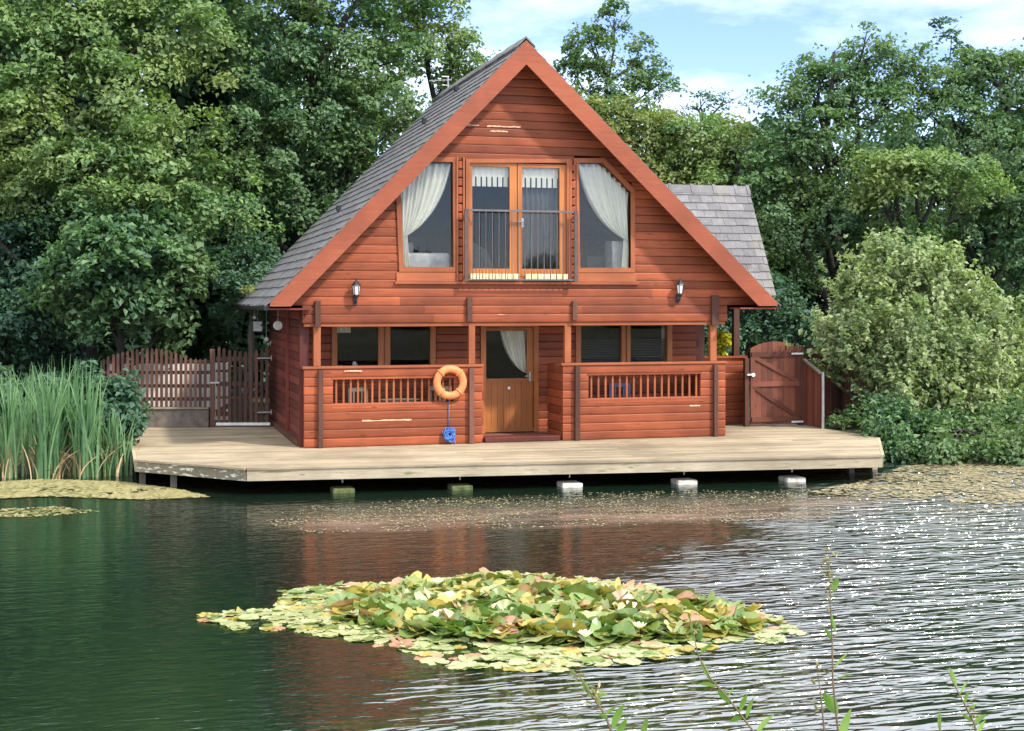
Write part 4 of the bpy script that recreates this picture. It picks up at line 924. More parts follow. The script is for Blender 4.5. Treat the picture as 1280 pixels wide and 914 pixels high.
tree('dark_tree', (onY(10, 400, 8.5).x, 8.5, gz), [
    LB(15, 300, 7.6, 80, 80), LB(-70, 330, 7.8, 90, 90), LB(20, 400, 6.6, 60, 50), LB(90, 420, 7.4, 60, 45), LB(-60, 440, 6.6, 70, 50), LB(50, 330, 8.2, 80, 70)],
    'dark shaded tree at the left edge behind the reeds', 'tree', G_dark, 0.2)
tree('tall_tree', (onY(360, 400, 10).x, 10, gz), [
    LB(330, 60, 9.4, 80, 65), LB(430, 60, 9.6, 85, 70), LB(390, 150, 9.0, 75, 60), LB(320, 170, 8.8, 60, 60), LB(470, 140, 9.4, 65, 50), LB(300, 240, 8.4, 50, 50), LB(370, 250, 9.0, 70, 50), LB(420, 210, 9.4, 60, 45), LB(290, 320, 8.6, 50, 45),
    LB(380, -60, 10, 120, 90), LB(300, -150, 10, 110, 90), LB(430, -170, 10.4, 90, 70), LB(500, -50, 10.4, 80, 70)],
    'tall dense tree directly left of the cabin roof', 'tree', G_mid, 0.28)
tree('roadside_tree', (onY(540, 400, 13).x, 13, gz), [
    LB(540, 60, 12.4, 55, 45), LB(500, 0, 12.6, 70, 45), LB(575, 65, 12.2, 38, 35), LB(470, 90, 12, 50, 50), LB(590, 110, 12.6, 40, 40), LB(480, 170, 12.4, 60, 50)],
    'bright tree whose crown ends just above the left roof slope', 'tree', G_lit, 0.22, dens=0.85)
tree('sparse_tree', (onY(772, 400, 17).x, 17, gz), [
    LB(768, 25, 16.6, 28, 26), LB(745, 62, 16.4, 36, 28), LB(800, 75, 16.8, 32, 26), LB(715, 88, 16.6, 26, 20), LB(825, 105, 17, 26, 20), LB(770, 105, 16.8, 46, 26), LB(735, 48, 16.8, 20, 16), LB(780, 150, 17, 50, 30)],
    'slender airy tree rising against the sky right of the gable peak', 'tree', G_mid, 0.14, dens=0.50, spray=0.36, leaf=0.12)
tree('rounded_tree', (onY(800, 400, 12.5).x, 12.5, gz), [
    LB(735, 175, 12, 48, 45), LB(800, 175, 12.2, 55, 42), LB(770, 240, 11.6, 60, 50), LB(830, 225, 11.4, 50, 50), LB(840, 290, 11.2, 50, 50), LB(720, 130, 12.8, 30, 20), LB(850, 165, 12, 42, 26), LB(760, 150, 12, 45, 28), LB(910, 175, 11.8, 45, 34), LB(700, 160, 12.4, 30, 30)],
    'rounded yellow green tree just behind the right roof slope', 'tree', G_yel, 0.2)
tree('hedgerow_tree', (onY(890, 400, 11).x, 11, gz), [
    LB(870, 175, 11, 50, 38), LB(920, 200, 10.4, 50, 50), LB(895, 260, 10, 50, 50), LB(950, 270, 9.6, 50, 50), LB(985, 320, 9.4, 45, 50), LB(930, 340, 9, 45, 50)],
    'mid green tree above the ridge of the right slate wing', 'tree', G_lit, 0.2)
tree('thin_topped_tree', (onY(890, 400, 15).x, 15, gz), [
    LB(870, 128, 15, 34, 14), LB(905, 125, 15, 30, 14), LB(850, 140, 15, 30, 14)],
    'bare twiggy treetop showing faintly between the two tree masses', 'tree', G_dark, 0.12, dens=0.22, spray=0.3, leaf=0.10, per=22)
tree('spreading_tree', (onY(1060, 400, 9.5).x, 9.5, gz), [
    LB(1090, 70, 9, 42, 34), LB(1025, 105, 9, 52, 40), LB(1085, 130, 8.6, 60, 45), LB(985, 150, 9.2, 45, 45), LB(1030, 190, 8.4, 60, 45), LB(965, 215, 9, 40, 45), LB(1140, 110, 9, 40, 45), LB(1000, 260, 8.4, 50, 45), LB(1060, 270, 8, 50, 40)],
    'spreading green tree with a notched crown against the sky at right', 'tree', G_mid, 0.26)
tree('layered_tree', (onY(1150, 400, 7.4).x, 7.4, gz), [
    LB(1120, 210, 6.4, 55, 22), LB(1175, 215, 6.2, 60, 24), LB(1090, 235, 6.6, 45, 22), LB(1225, 245, 6.4, 35, 20), LB(1130, 300, 7.2, 60, 30)],
    'lower tree with a flat sunlit layer of foliage above the pale bush', 'tree', G_lit, 0.16)
tree('edge_tree', (onY(1235, 400, 9).x, 9, gz), [
    LB(1215, 85, 8.8, 40, 30), LB(1255, 110, 8.6, 55, 45), LB(1190, 145, 8.6, 50, 45), LB(1250, 180, 8, 60, 40), LB(1310, 120, 9, 60, 60), LB(1200, 260, 8, 60, 55), LB(1285, 260, 7, 50, 60), LB(1370, 200, 9, 80, 90), LB(1290, 330, 7, 50, 45)],
    'dense green tree filling the right edge of the view', 'tree', G_mid, 0.26)
tree('wispy_tree', (onY(1185, 400, 12).x, 12, gz), [LB(1180, 45, 12, 22, 26), LB(1200, 75, 12, 20, 20)],
    'wispy thin treetop poking above the right hand trees', 'tree', G_dark, 0.08, dens=0.3, spray=0.22, leaf=0.12, per=30)
tree('understorey_tree', (onY(920, 400, 6.5).x, 6.5, gz), [
    LB(900, 420, 6.4, 40, 35), LB(960, 380, 6.4, 45, 45), LB(1000, 420, 6, 45, 40), LB(890, 360, 7.2, 45, 40)],
    'dark leafy small tree behind the arched gate', 'tree', G_dark, 0.12)
# far wood: copies of one dense tree, closing the view behind
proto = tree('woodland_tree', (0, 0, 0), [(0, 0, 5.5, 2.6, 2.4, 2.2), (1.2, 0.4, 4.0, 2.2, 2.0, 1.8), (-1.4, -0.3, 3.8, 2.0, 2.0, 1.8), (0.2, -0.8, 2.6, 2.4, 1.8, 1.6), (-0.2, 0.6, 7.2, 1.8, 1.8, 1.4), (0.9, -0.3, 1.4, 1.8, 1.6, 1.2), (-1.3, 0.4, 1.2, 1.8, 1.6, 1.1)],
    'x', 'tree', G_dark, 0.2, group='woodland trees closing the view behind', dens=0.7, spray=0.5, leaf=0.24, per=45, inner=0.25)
def front_of(i): return i
far = [(-15, 12.5, 1.15, 'woodland tree furthest to the left in the background row'), (-11.8, 13.5, 1.25, 'woodland tree showing dark behind the broad left tree'), (-8.6, 12.8, 1.2, 'woodland tree in the dark gap beyond the picket fence'), (-5.8, 13.5, 1.25, 'woodland tree behind the tall tree left of the roof'), (-3.0, 15, 1.2, 'woodland tree glimpsed low behind the left eaves'),
       (7.0, 14.5, .82, 'woodland tree glimpsed behind the right slate wing'), (9.8, 14, 0.85, 'woodland tree low behind the spreading tree'), (12.6, 14, 0.9, 'woodland tree filling gaps behind the layered tree'), (15.6, 13, 0.95, 'woodland tree behind the right edge tree'), (18.8, 11, 1.0, 'woodland tree beyond the right edge'), (-18.5, 9, 1.1, 'woodland tree beyond the left edge'), (4.0, 18, .75, 'woodland tree hidden mostly by the cabin roof')]
far += [(-24+i*6.5, -46-2*(i % 2), 0.6, 'woodland tree number %d along the near bank behind the viewpoint' % (i+1)) for i in range(8)]
for i, (x, y, s_, lb_) in enumerate(far):
    o = proto if i == 0 else copy_tree(proto)
    o.location = (x, y, gz); o.scale = (s_*random.uniform(.95, 1.1), s_, s_*random.uniform(.95, 1.05)); o.rotation_euler.z = random.uniform(0, 6.28); o['label'] = lb_
me = leafmesh('roof_moss', G_yel, MOSS_ARGS[0], np.random.normal(size=(260, 3))+np.array([0, 0, 1.0]), np.random.uniform(0.04, 0.09, 260), np.random.uniform(0.2, 0.9, 260), loc=WL[cabin.name]); o = bpy.data.objects.new('roof_moss', me); COL.objects.link(o); o.parent = cabin
# shrubs
def shrub(name, base, lobes, label, mat, **kw): return tree(name, base, lobes, label, 'bush', mat, 0.05, **kw)
shrub('willow_bush', (onY(1150, 560, 1.0).x, 1.0, 0.3), [
    LB(1125, 361, 1.6, 60, 45), LB(1075, 406, 1.4, 50, 45), LB(1180, 386, 1.4, 60, 50), LB(1230, 436, 1.2, 50, 50), LB(1130, 441, 0.7, 70, 50), LB(1190, 466, 0.5, 65, 45), LB(1060, 441, 1.2, 40, 30), LB(1150, 506, 0.2, 60, 40), LB(1215, 516, 0.2, 50, 42), LB(1265, 476, 0.6, 35, 45), LB(1110, 486, 0.7, 40, 40)],
    'large silvery pale green willow bush at the right bank', G_sil, dens=1.0, spray=0.26, leaf=0.10, per=105, flat=0.9, inner=0.2, shoot=0.5)
shrub('waterside_bush', (onY(1180, 570, -0.6).x, -0.6, 0.1), [LB(1110, 535, -0.6, 42, 34), LB(1165, 548, -0.9, 45, 30), LB(1225, 548, -1.0, 45, 30), LB(1280, 540, -0.9, 40, 40), LB(1130, 562, -1.3, 34, 16), LB(1180, 566, -1.7, 40, 16), LB(1240, 563, -1.9, 40, 18), LB(1290, 560, -2.2, 40, 20)],
    'darker green bush at the waterline below the pale willow', G_mid, spray=0.22, leaf=0.09, per=60, flat=0.6)
shrub('ivy_clump', (onY(1055, 530, 1.0).x, 1.0, 0.3), [LB(1050, 527, 0.9, 20, 16), LB(1075, 520, 1.1, 18, 18)], 'small leafy clump at the foot of the board fence beside the deck', G_lit, spray=0.18, leaf=0.09, per=40)
shrub('nettle_bush', (onY(148, 540, 1.6).x, 1.6, 0.3), [LB(148, 500, 1.5, 28, 34), LB(125, 530, 1.3, 30, 30), LB(160, 530, 1.3, 18, 26), LB(115, 490, 1.8, 26, 26)], 'dark green nettle bush at the left corner of the deck', G_dark, spray=0.2, leaf=0.12, per=45, flat=0.6)
shrub('bank_bush', (onY(30, 470, 4).x, 4, 0.3), [LB(30, 500, 3.4, 60, 26), LB(-50, 490, 4, 60, 35), LB(100, 505, 3.5, 40, 22)], 'shadowy bush behind the tall reeds', G_dark, spray=0.3, leaf=0.14)
# yellow flowering plant by the side porch
yf = thing('flowering_plant', (XY(906, 2.6), 2.6, 1.2), 'bright yellow leaved plant showing above the low wall of the side porch', 'plant')
G_y = leafmat('yellow_petals', (0.45, 0.40, 0.03), (0.80, 0.72, 0.06), hue=(0.6, 0.6, 0.05))
C_, Nn, Sz, Tn = crown_points([(XY(904, 2.6), 2.6, 2.0, 0.24, 0.18, 0.2), (XY(897, 2.6), 2.62, 2.12, 0.1, 0.1, 0.1)], spray=0.09, leaf=0.075, per=34)
me = leafmesh('foliage', G_y, C_, Nn, Sz, Tn, loc=WL[yf.name]); o = bpy.data.objects.new('foliage', me); COL.objects.link(o); o.parent = yf
q = MB(); q.lathe((XY(906, 2.6), 2.6, 0.36), [(0.12, 0), (0.17, 0.35), (0.18, 1.35), (0.16, 1.38)], 16); q.build('planter', M['darkblue'], yf)
# pale trunk beyond the picket gate
q = MB(); c0 = onY(308, 480, 6.2); limb(q, (c0.x, 6.2, 0.2), (c0.x+0.15, 6.2, 2.9), 0.10, 0.06, 0.1); rt_ = thing('pale_tree', (c0.x, 6.2, 0.3), 'pale barked young tree behind the picket gate', 'tree'); q.build('trunk', M['barkpale'], rt_, smooth=True)
C_, Nn, Sz, Tn = crown_points([(c0.x+0.1, 6.2, 3.3, 1.0, 0.8, 0.8)], dens=1.0); me = leafmesh('crown', G_dark, C_, Nn, Sz, Tn, loc=WL[rt_.name]); o = bpy.data.objects.new('crown', me); COL.objects.link(o); o.parent = rt_

# ------------------------------------------------------------------ reeds
G_reed = leafmat('reed_blades', (0.07, 0.17, 0.085), (0.21, 0.35, 0.18), hue=(0.18, 0.30, 0.13))
G_straw = plain('dead_straw', (0.42, 0.30, 0.16), 0.8)
def blade(mb, base, h, lean, az, wd, t):
    n_ = 6; vs = []; d = Vector((math.cos(az), math.sin(az), 0)); sd_ = Vector((-math.sin(az+random.uniform(-1, 1)), math.cos(az), 0)).normalized()
    for i in range(n_+1):
        s_ = i/n_; p = Vector(base)+d*lean*h*(s_**1.9)+Vector((0, 0, h*s_*(1-0.25*lean*s_))); w_ = wd*(1-s_**2.2)*0.5+0.002
        vs += [p-sd_*w_, p+sd_*w_]
    mb.add(vs, [(2*i, 2*i+1, 2*i+3, 2*i+2) for i in range(n_)], t)
rpos = [(-20, 588, 'half out of frame at the left edge'), (12, 596, 'at the left edge beside the algae mat'), (40, 586, 'second from the left edge'), (62, 597, 'standing forward in the middle of the bed'), (84, 588, 'tallest in the middle of the bed'), (106, 596, 'with the palest tips'), (124, 590, 'short and bright'), (142, 594, 'nearest the deck')]
for k, (px, py, lb_) in enumerate(rpos):
    c0 = onZ(px, py); root = thing('reed_clump', (c0.x, c0.y, -0.1), 'green reed clump '+lb_, 'reeds', 'reed clumps in the left corner of the pond')
    hmax = (1.7, 1.85, 1.9, 2.0, 2.05, 1.95, 1.3, 1.15)[k]
    q = MB()
    for _ in range(90):
        a = random.uniform(0, 6.28); r = abs(random.gauss(0, 0.13)); blade(q, (c0.x+r*math.cos(a), c0.y+r*math.sin(a), -0.1), hmax*random.uniform(0.55, 1.05), random.uniform(0.0, 0.36), random.uniform(0, 6.28), random.uniform(0.026, 0.045), random.random())
    q.build('blades', G_reed, root)
    q = MB()
    for _ in range(22):
        a = random.uniform(0, 6.28); r = abs(random.gauss(0, 0.22)); blade(q, (c0.x+r*math.cos(a), c0.y+r*math.sin(a), -0.1), random.uniform(0.4, 0.9), random.uniform(0.3, 1.0), random.uniform(0, 6.28), random.uniform(0.015, 0.03), random.random())
    q.build('dead_blades', G_straw, root)

# ------------------------------------------------------------------ floating weed and scum
def inpoly(px, py, poly):
    c_ = False; j = len(poly)-1
    for i in range(len(poly)):
        if (poly[i][1] > py) != (poly[j][1] > py) and px < (poly[j][0]-poly[i][0])*(py-poly[i][1])/(poly[j][1]-poly[i][1])+poly[i][0]: c_ = not c_
        j = i
    return c_
def weed(name, poly, n_, size, mat, label, dens=None, z=WZ+0.006):
    q = MB(); W = [onZ(*p) for p in poly]; P2 = [(p.x, p.y) for p in W]; xs = [p[0] for p in P2]; ys = [p[1] for p in P2]; k = 0; tries = 0
    while k < n_ and tries < n_*20:
        tries += 1; x = random.uniform(min(xs), max(xs)); y = random.uniform(min(ys), max(ys))
        if not inpoly(x, y, P2): continue
        nzv = math.sin(x*2.1+1.3*math.sin(y*1.7))*math.cos(y*3.3+0.8*math.sin(x*3.1))
        if random.random() > 0.55+0.45*nzv: continue
        s_ = size*random.uniform(0.5, 1.5); a0 = random.uniform(0, 6.28); nn = 6; zz = z+random.uniform(0, 0.006)
        vs = [(x+s_*math.cos(a0+i*2*math.pi/nn)*random.uniform(0.7, 1.2), y+s_*math.sin(a0+i*2*math.pi/nn)*random.uniform(0.7, 1.2), zz+random.uniform(0, 0.008)) for i in range(nn)]
        q.add(vs, [tuple(range(nn))]); k += 1
    o = q.build(name, mat, loc=(0, 0, 0)); return tag(o, label, 'pond weed', kind='stuff')
M['algae'] = leafmat('algae', (0.15, 0.15, 0.05), (0.34, 0.31, 0.14), 0.1, hue=(0.45, 0.38, 0.20))
M['algaeb'] = leafmat('brown_weed', (0.15, 0.13, 0.06), (0.38, 0.33, 0.20), 0.1, hue=(0.26, 0.22, 0.13))
weed('algae_mat', [(-60, 606), (60, 600), (150, 603), (220, 612), (262, 622), (180, 625), (60, 621), (-60, 626)], 5000, 0.045, M['algae'], 'yellow green algae mat floating below the reeds')
weed('algae_streaks', [(-60, 640), (70, 634), (130, 640), (60, 646), (-60, 650)], 500, 0.03, M['algae'], 'thin algae streaks floating left of the algae mat edge')
weed('right_weed_mat', [(1090, 600), (1130, 584), (1200, 577), (1400, 572), (1400, 632), (1280, 632), (1180, 628), (1080, 622), (1010, 616)], 5500, 0.042, M['algaeb'], 'brown olive weed mat floating along the right bank')
weed('weed_specks', [(330, 640), (420, 630), (700, 617), (1010, 612), (1120, 625), (900, 640), (640, 650), (340, 660)], 2400, 0.013, M['algaeb'], 'scattered pale weed specks floating in front of the deck')
weed('weed_flecks', [(640, 640), (1280, 632), (1280, 640), (900, 655), (380, 668), (330, 650)], 1300, 0.016, M['algaeb'], 'sparse floating flecks on the open water beyond the deck')
# thin scum film
m, n, b, o_ = newmat('scum_film'); g1 = noise(n, 1.2, 6, 0.7, (0.35, 1.6, 1), (0, 0, 0.1)); g2 = noise(n, 9, 5, 0.7, (0.5, 1.5, 1))
b.inputs['Base Color'].default_value = (0.36, 0.25, 0.19, 1); b.inputs['Roughness'].default_value = 0.3
al = mth(n, 'MULTIPLY', ramp(n, g1, 0.40, 0.62), ramp(n, g2, 0.35, 0.65, (0.25,)*3, (0.75,)*3)); al = mth(n, 'MULTIPLY', al, tint(n)); n.links.new(al, b.inputs['Alpha'])
q = MB(); topl = [(300, 648), (500, 638), (760, 628), (1000, 620), (1150, 606)]; botl = [(300, 662), (500, 668), (760, 660), (1000, 652), (1150, 636)]
def film(u, v):
    xs_ = [p[0] for p in topl]; x = 300+850*u; yt = np.interp(x, xs_, [p[1] for p in topl]); yb = np.interp(x, xs_, [p[1] for p in botl]); return tuple(onZ(x, yt+(yb-yt)*v, WZ+0.004))
q.sheet(film, 60, 10)
q.t = [min(1.0, 3*min(i/60, 1-i/60)*2)*math.sin(math.pi*j/10)**0.7 for j in range(11) for i in range(61)]
tag(q.build('scum_film', m, loc=(0, 0, 0)), 'thin brownish film of scum on the water before the deck', 'scum', kind='stuff')

# ------------------------------------------------------------------ lily pads
def lilymat(name, c0, c1, edge):
    m = leafmat(name, c0, c1, 0.2, hue=edge)
    for q_ in m.node_tree.nodes:
        if q_.type == 'BSDF_PRINCIPLED': q_.inputs['Roughness'].default_value = 0.32; q_.inputs['Specular IOR Level'].default_value = 0.6
    return m
LM = {'green': lilymat('pad_green', (0.08, 0.16, 0.035), (0.22, 0.31, 0.085), (0.28, 0.27, 0.07)),
      'pale': lilymat('pad_pale', (0.28, 0.33, 0.14), (0.52, 0.52, 0.29), (0.40, 0.38, 0.17)),
      'yellow': lilymat('pad_yellow', (0.30, 0.23, 0.045), (0.56, 0.42, 0.12), (0.34, 0.32, 0.08)),
      'pink': lilymat('pad_pink', (0.34, 0.16, 0.09), (0.56, 0.34, 0.22), (0.45, 0.28, 0.13))}
def pad_mesh(kind, curl):
    nr, na = 5, 40; vs = [(0, 0, 0)]; fs = []; ph = random.uniform(0, 6); ph2 = random.uniform(0, 6); vv = random.uniform(0.8, 1.2); base_t = random.random()
    g0 = random.uniform(0.12, 0.30); ts = [base_t]; bite = random.uniform(0, 6.28); asp = random.uniform(0.78, 1.0)
    for r in range(1, nr+1):
        for a in range(na+1):
            th = g0*(0.4+0.6*r/nr)+(2*math.pi-2*g0*(0.4+0.6*r/nr))*a/na; edge = (r/nr)**3
            rr = r/nr*(1+edge*(0.06*math.sin(3*th+ph)+0.03*math.sin(7*th+ph2)+0.02*math.sin(17*th)))
            if abs(((th-bite+math.pi) % (2*math.pi))-math.pi) < 0.22: rr *= 1-0.16*edge
            x, y = rr*math.cos(th), rr*math.sin(th)*asp
            z = 0.035*rr*rr*math.sin(4*th+ph)+0.02*edge*math.sin(9*th+ph2)-0.012*abs(math.cos(7*th))*rr
            if curl == 'saddle': z += 0.30*vv*x*x+0.14*abs(y)-0.05
            elif curl == 'fold': z += 0.6*vv*abs(y); y *= 0.75
            elif curl == 'rim': z += 0.30*max(0, rr-0.55)*(1+0.8*math.sin(2*th+ph))
            elif curl == 'roll': z += 0.5*max(0, x+0.1)**1.5; x = x if x < 0 else x*0.78
            vs.append((x, y, z)); ts.append(min(1, max(0, base_t*0.6+0.2+0.28*abs(math.cos(7*th))**12*(1-0.5*rr)+0.12*math.sin(5*x+ph)+0.10*math.sin(6*y+ph2)-0.18*edge)))
    for a in range(na): fs.append((0, 1+a, 2+a))
    for r in range(nr-1):
        for a in range(na):
            i = 1+r*(na+1)+a; fs.append((i, i+na+1, i+na+2, i+1))
    q = MB(); q.add(vs, fs, 0.5); q.t = ts; me_o = q.build('tmp', LM[kind], loc=(0, 0, 0), smooth=True); me = me_o.data; COL.objects.unlink(me_o); bpy.data.objects.remove(me_o); return me
PM = {}
for kd in LM:
    for cu in ('flat', 'saddle', 'fold', 'rim', 'roll'): PM[(kd, cu)] = [pad_mesh(kd, cu) for _ in range(4)]
LPOLY = [(240, 771), (350, 762), (352, 740), (430, 731), (520, 727), (620, 716), (720, 722), (800, 733), (880, 748), (940, 764), (1003, 792), (970, 804), (900, 806), (840, 822), (760, 833), (680, 840), (560, 836), (520, 822), (440, 800), (360, 790), (290, 786)]
LW = [onZ(*p) for p in LPOLY]; L2 = [(p.x, p.y) for p in LW]; lcx = sum(p[0] for p in L2)/len(L2); lcy = sum(p[1] for p in L2)/len(L2)
CORE = [(onZ(*p).x, onZ(*p).y) for p in [(420, 755), (500, 738), (620, 727), (760, 740), (870, 757), (940, 775), (940, 792), (850, 800), (700, 810), (540, 800), (440, 780)]]
random.seed(11); cand = []
xs = [p[0] for p in L2]; ys = [p[1] for p in L2]
while len(cand) < 1700:
    x = random.uniform(min(xs), max(xs)); y = random.uniform(min(ys), max(ys))
    if not inpoly(x, y, L2): continue
    core = inpoly(x, y, CORE)
    if not core and random.random() < 0.25: continue
    cand.append((x, y, core))
def pad_params(x, y, core):
    if core:
        kd = random.choices(['green', 'pale', 'yellow', 'pink'], [0.52, 0.12, 0.27, 0.09])[0]; cu = random.choices(['saddle', 'fold', 'rim', 'roll', 'flat'], [0.25, 0.2, 0.25, 0.2, 0.1])[0]
        s_ = random.uniform(0.08, 0.185); z = random.uniform(0.0, 0.07); tl = (random.gauss(0, 0.22), random.gauss(0, 0.22))
    else:
        kd = random.choices(['green', 'pale', 'yellow', 'pink'], [0.12, 0.72, 0.10, 0.06])[0]; cu = random.choices(['flat', 'rim'], [0.85, 0.15])[0]
        s_ = random.uniform(0.05, 0.12); z = random.uniform(0.006, 0.018); tl = (random.gauss(0, 0.02), random.gauss(0, 0.02))
    return kd, cu, s_, z, tl
words = {'green': 'green', 'pale': 'pale cream green', 'yellow': 'yellowed', 'pink': 'pinkish brown'}
cw = {'flat': 'flat', 'saddle': 'saddle curved', 'fold': 'folded', 'rim': 'rim curled', 'roll': 'half rolled'}
order = sorted(cand, key=lambda c_: (0 if c_[2] else 1, (c_[0]-CAM[0])**2+(c_[1]-CAM[1])**2))
rest_v = {}
n_core = sum(1 for c_ in cand if c_[2])
pick = set(random.sample(range(len(cand)), len(cand)))
par = [(c_, pad_params(*c_)) for c_ in cand]
par.sort(key=lambda t: -t[1][2]*(1.35 if t[0][2] else 1.0)/math.hypot(t[0][0]-CAM[0], t[0][1]-CAM[1]))
q = MB(); restmats = {k: MB() for k in LM}
for i, ((x, y, core), (kd, cu, s_, z, tl)) in enumerate(par):
    me = random.choice(PM[(kd, cu)]); rz = random.uniform(0, 6.28)
    if i < 285:
        o = bpy.data.objects.new('lily_pad', me); COL.objects.link(o); o.location = (x, y, WZ+z); o.rotation_euler = (tl[0], tl[1], rz); o.scale = (s_, s_, s_)
        fx_ = (x-lcx)*RT[0]+(y-lcy)*RT[1]; fy_ = (x-lcx)*FW[0]+(y-lcy)*FW[1]
        hz = ('at the left tip', 'in the left third', 'left of the centre', 'right of the centre', 'in the right third', 'at the right end')[min(5, max(0, int((fx_+2.9)/0.97)))]
        vt = ('front edge', 'front part', 'middle', 'back part', 'back edge')[min(4, max(0, int((fy_+1.7)/0.7)))]
        sz_ = 'small' if s_ < 0.09 else 'medium' if s_ < 0.115 else 'large'
        tag(o, '%s %s %s pad, %s of the patch, %s' % (sz_, cw[cu], words[kd].replace(' cream', ''), hz.replace('the ', ''), vt), 'lily pad', 'lily pads in the floating patch')
    else:
        Mx = Matrix.Translation((x, y, WZ+z)) @ Euler((tl[0], tl[1], rz)).to_matrix().to_4x4() @ Matrix.Diagonal((s_, s_, s_, 1))
        restmats[kd].add([Mx @ v.co for v in me.vertices], [tuple(p.vertices) for p in me.polygons]); restmats[kd].t[-len(me.vertices):] = [d_.value for d_ in me.attributes['tint'].data]
allr = MB(); mats = []; idx = []
for k_, mbk in restmats.items():
    if not mbk.v: continue
    b0 = len(allr.v); allr.v += mbk.v; allr.t += mbk.t; allr.f += [tuple(b0+i for i in f) for f in mbk.f]; idx += [len(mats)]*len(mbk.f); mats.append(LM[k_])
o = allr.build('lily_pad_carpet', mats[0], loc=(0, 0, 0), smooth=True)
for mm_ in mats[1:]: o.data.materials.append(mm_)
o.data.polygons.foreach_set('material_index', idx)
tag(o, 'carpet of smaller overlapping lily pads filling the floating patch', 'lily pads', kind='stuff')
# white lily flowers
M['petal'] = leafmat('petal', (0.80, 0.80, 0.68), (0.88, 0.86, 0.76), 0.3, hue=(0.85, 0.83, 0.7))
for px, py, lb_ in ((547, 731, 'white lily flower at the back edge of the lily patch'), (739, 731, 'white lily flower among yellowed pads at the back right of the patch'), (799, 787, 'white lily bud in the front right part of the patch'), (732, 797, 'white lily bud at the front middle of the patch')):
    c0 = onZ(px, py, 0.03); fl = thing('lily_flower', (c0.x, c0.y, 0.04), lb_, 'flower')
    for ring_, (np_, ln, tilt) in enumerate(((9, 0.085, 0.7), (7, 0.07, 1.05))):
        q = MB()
        for k in range(np_):
            a = 2*math.pi*k/np_+ring_*0.3; d = Vector((math.cos(a), math.sin(a), 0)); s2 = Vector((-math.sin(a), math.cos(a), 0)); bz = 0.03
            def pp(u, w2): return Vector((c0.x, c0.y, bz))+d*ln*u*math.cos(tilt*(1-0.3*u))+Vector((0, 0, ln*u*math.sin(tilt)))+s2*w2
            q.add([pp(0, 0), pp(0.35, 0.016), pp(0.75, 0.014), pp(1, 0), pp(0.75, -0.014), pp(0.35, -0.016)], [(0, 1, 2, 3), (0, 3, 4, 5)])
        q.build('petals', M['petal'], fl)
    q = MB(); q.tube([(c0.x, c0.y, -0.1), (c0.x, c0.y, 0.03)], 0.006, 5); q.build('stem', LM['green'], fl)

# ------------------------------------------------------------------ foreground twigs on the near bank
G_tw = leafmat('twig_leaves', (0.13, 0.26, 0.05), (0.24, 0.36, 0.10), 0.4, hue=(0.22, 0.30, 0.08))
M['stem'] = plain('green_brown_stem', (0.17, 0.12, 0.07), 0.7)
def tleaf(mb, base, tip, wd, up=None):
    b0 = Vector(base); t0 = Vector(tip); d = t0-b0; side = d.cross(Vector((FW[0], FW[1], 0.3))).normalized(); nrm = side.cross(d).normalized(); vs = []
    n_ = 6
    for i in range(n_+1):
        s_ = i/n_; w_ = wd*0.5*math.sin(math.pi*min(1, s_*0.96+0.02)**0.85); p = b0+d*s_+nrm*0.06*d.length*math.sin(s_*math.pi)
        vs += [p-side*w_+nrm*w_*0.3, p, p+side*w_+nrm*w_*0.3]
    fs = []
    for i in range(n_): fs += [(3*i, 3*i+1, 3*i+4, 3*i+3), (3*i+1, 3*i+2, 3*i+5, 3*i+4)]
    mb.add(vs, fs)
def twig(label, D, stem, leaves, tuft=None, name='leafy_twig', r=0.004):
    pts = [onD(x, y, D) for x, y in stem]; low = pts[-1]
    gzl = float(ground_z(np.array([low.x]), np.array([low.y]))[0]); foot = Vector((low.x+0.05, low.y, gzl-0.03))
    root = thing(name, (foot.x, foot.y, gzl), label, 'plant'); q = MB(); allp = pts+[low.lerp(foot, 0.5)+Vector((0.02, 0, 0)), foot]
    q.tube(allp, [r*(0.35+0.9*i/len(allp)) for i in range(len(allp))], 6); q.build('stem', M['stem'], root, smooth=True)
    if leaves:
        q = MB()
        for (x0, y0, x1, y1, w_) in leaves: tleaf(q, onD(x0, y0, D), onD(x1, y1, D+random.uniform(-0.03, 0.03)), w_*D/FPX)
        q.build('leaves', G_tw, root, smooth=True)
    if tuft:
        q = MB()
        for (x, y, rr, k_) in tuft:
            for _ in range(k_):
                c0 = onD(x+random.gauss(0, rr*0.5), y+random.gauss(0, rr), D+random.uniform(-0.02, 0.02)); e_ = c0+Vector((random.uniform(-1, 1), random.uniform(-1, 1), random.uniform(-0.3, 1))).normalized()*0.02; tleaf(q, c0, e_, 0.007)
        q.build('seed_head', M['algae'], root)
    return root
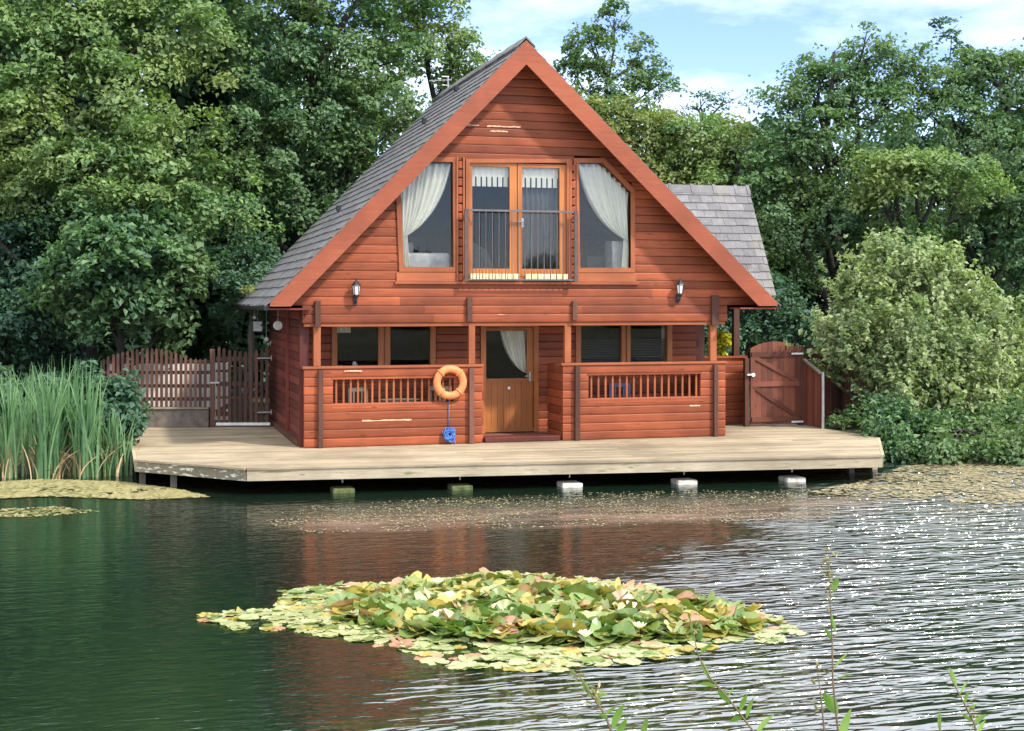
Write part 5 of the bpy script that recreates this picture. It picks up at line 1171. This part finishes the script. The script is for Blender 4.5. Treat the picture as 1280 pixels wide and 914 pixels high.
twig('tall thin stem with a pale seed head and yellow leaf at lower right', 4.0, [(1036, 700), (1038, 760), (1040, 800), (1041, 850), (1046, 900), (1049, 925)],
     [(1041, 740, 1048, 722, 9), (1045, 868, 1030, 868, 0.1), (1047, 893, 1029, 866, 15), (1052, 925, 1064, 886, 12), (1040, 800, 1030, 785, 5), (1043, 835, 1062, 815, 4), (1045, 850, 1070, 842, 3), (1038, 765, 1046, 795, 4)], [(1036, 706, 10, 26), (1038, 735, 8, 14)])
twig('short brown seed stem just left of the tall thin stem', 4.1, [(1022, 840), (1026, 870), (1031, 920)], [], [(1023, 850, 12, 14), (1022, 885, 8, 8)])
twig('leafy shoot with narrow leaves rising over the lily patch', 3.8, [(866, 790), (873, 820), (888, 848), (912, 875), (940, 912), (952, 930)],
     [(866, 795, 862, 770, 3), (876, 826, 888, 852, 6), (898, 862, 912, 880, 10), (895, 858, 872, 855, 6), (925, 890, 934, 868, 7), (933, 898, 942, 872, 6), (928, 897, 912, 903, 8), (945, 918, 968, 893, 8), (873, 820, 895, 800, 4), (910, 872, 918, 858, 2)], [(868, 792, 4, 6)], r=0.0035)
twig('yellow green arching shoot in the bottom middle foreground', 3.6, [(706, 832), (726, 848), (742, 872), (757, 895), (768, 925)],
     [(712, 836, 722, 850, 5), (728, 850, 738, 872, 7), (745, 872, 760, 868, 8), (750, 882, 744, 864, 6), (765, 912, 780, 880, 10), (760, 900, 748, 892, 6), (770, 925, 784, 898, 9), (740, 868, 728, 862, 5), (757, 893, 770, 884, 5)], [(745, 868, 8, 14), (722, 846, 6, 8)])
twig('small single leaf shoot beside the yellow green arching shoot', 3.9, [(806, 896), (802, 925)], [(802, 925, 810, 895, 8)], None, r=0.003)
twig('pale twig with curled leaves at the bottom right', 4.2, [(1184, 838), (1196, 862), (1208, 885), (1218, 905), (1222, 925)],
     [(1196, 858, 1187, 834, 6), (1200, 868, 1212, 850, 4), (1210, 890, 1222, 880, 6), (1218, 905, 1234, 893, 8), (1205, 880, 1212, 864, 5), (1215, 902, 1203, 893, 5), (1222, 920, 1232, 900, 7)], [(1216, 896, 8, 12)])
twig('little pointed bud stem at the bottom edge left of the pale twig', 4.2, [(1175, 895), (1176, 925)], [(1175, 915, 1175, 888, 5)], None, r=0.003)
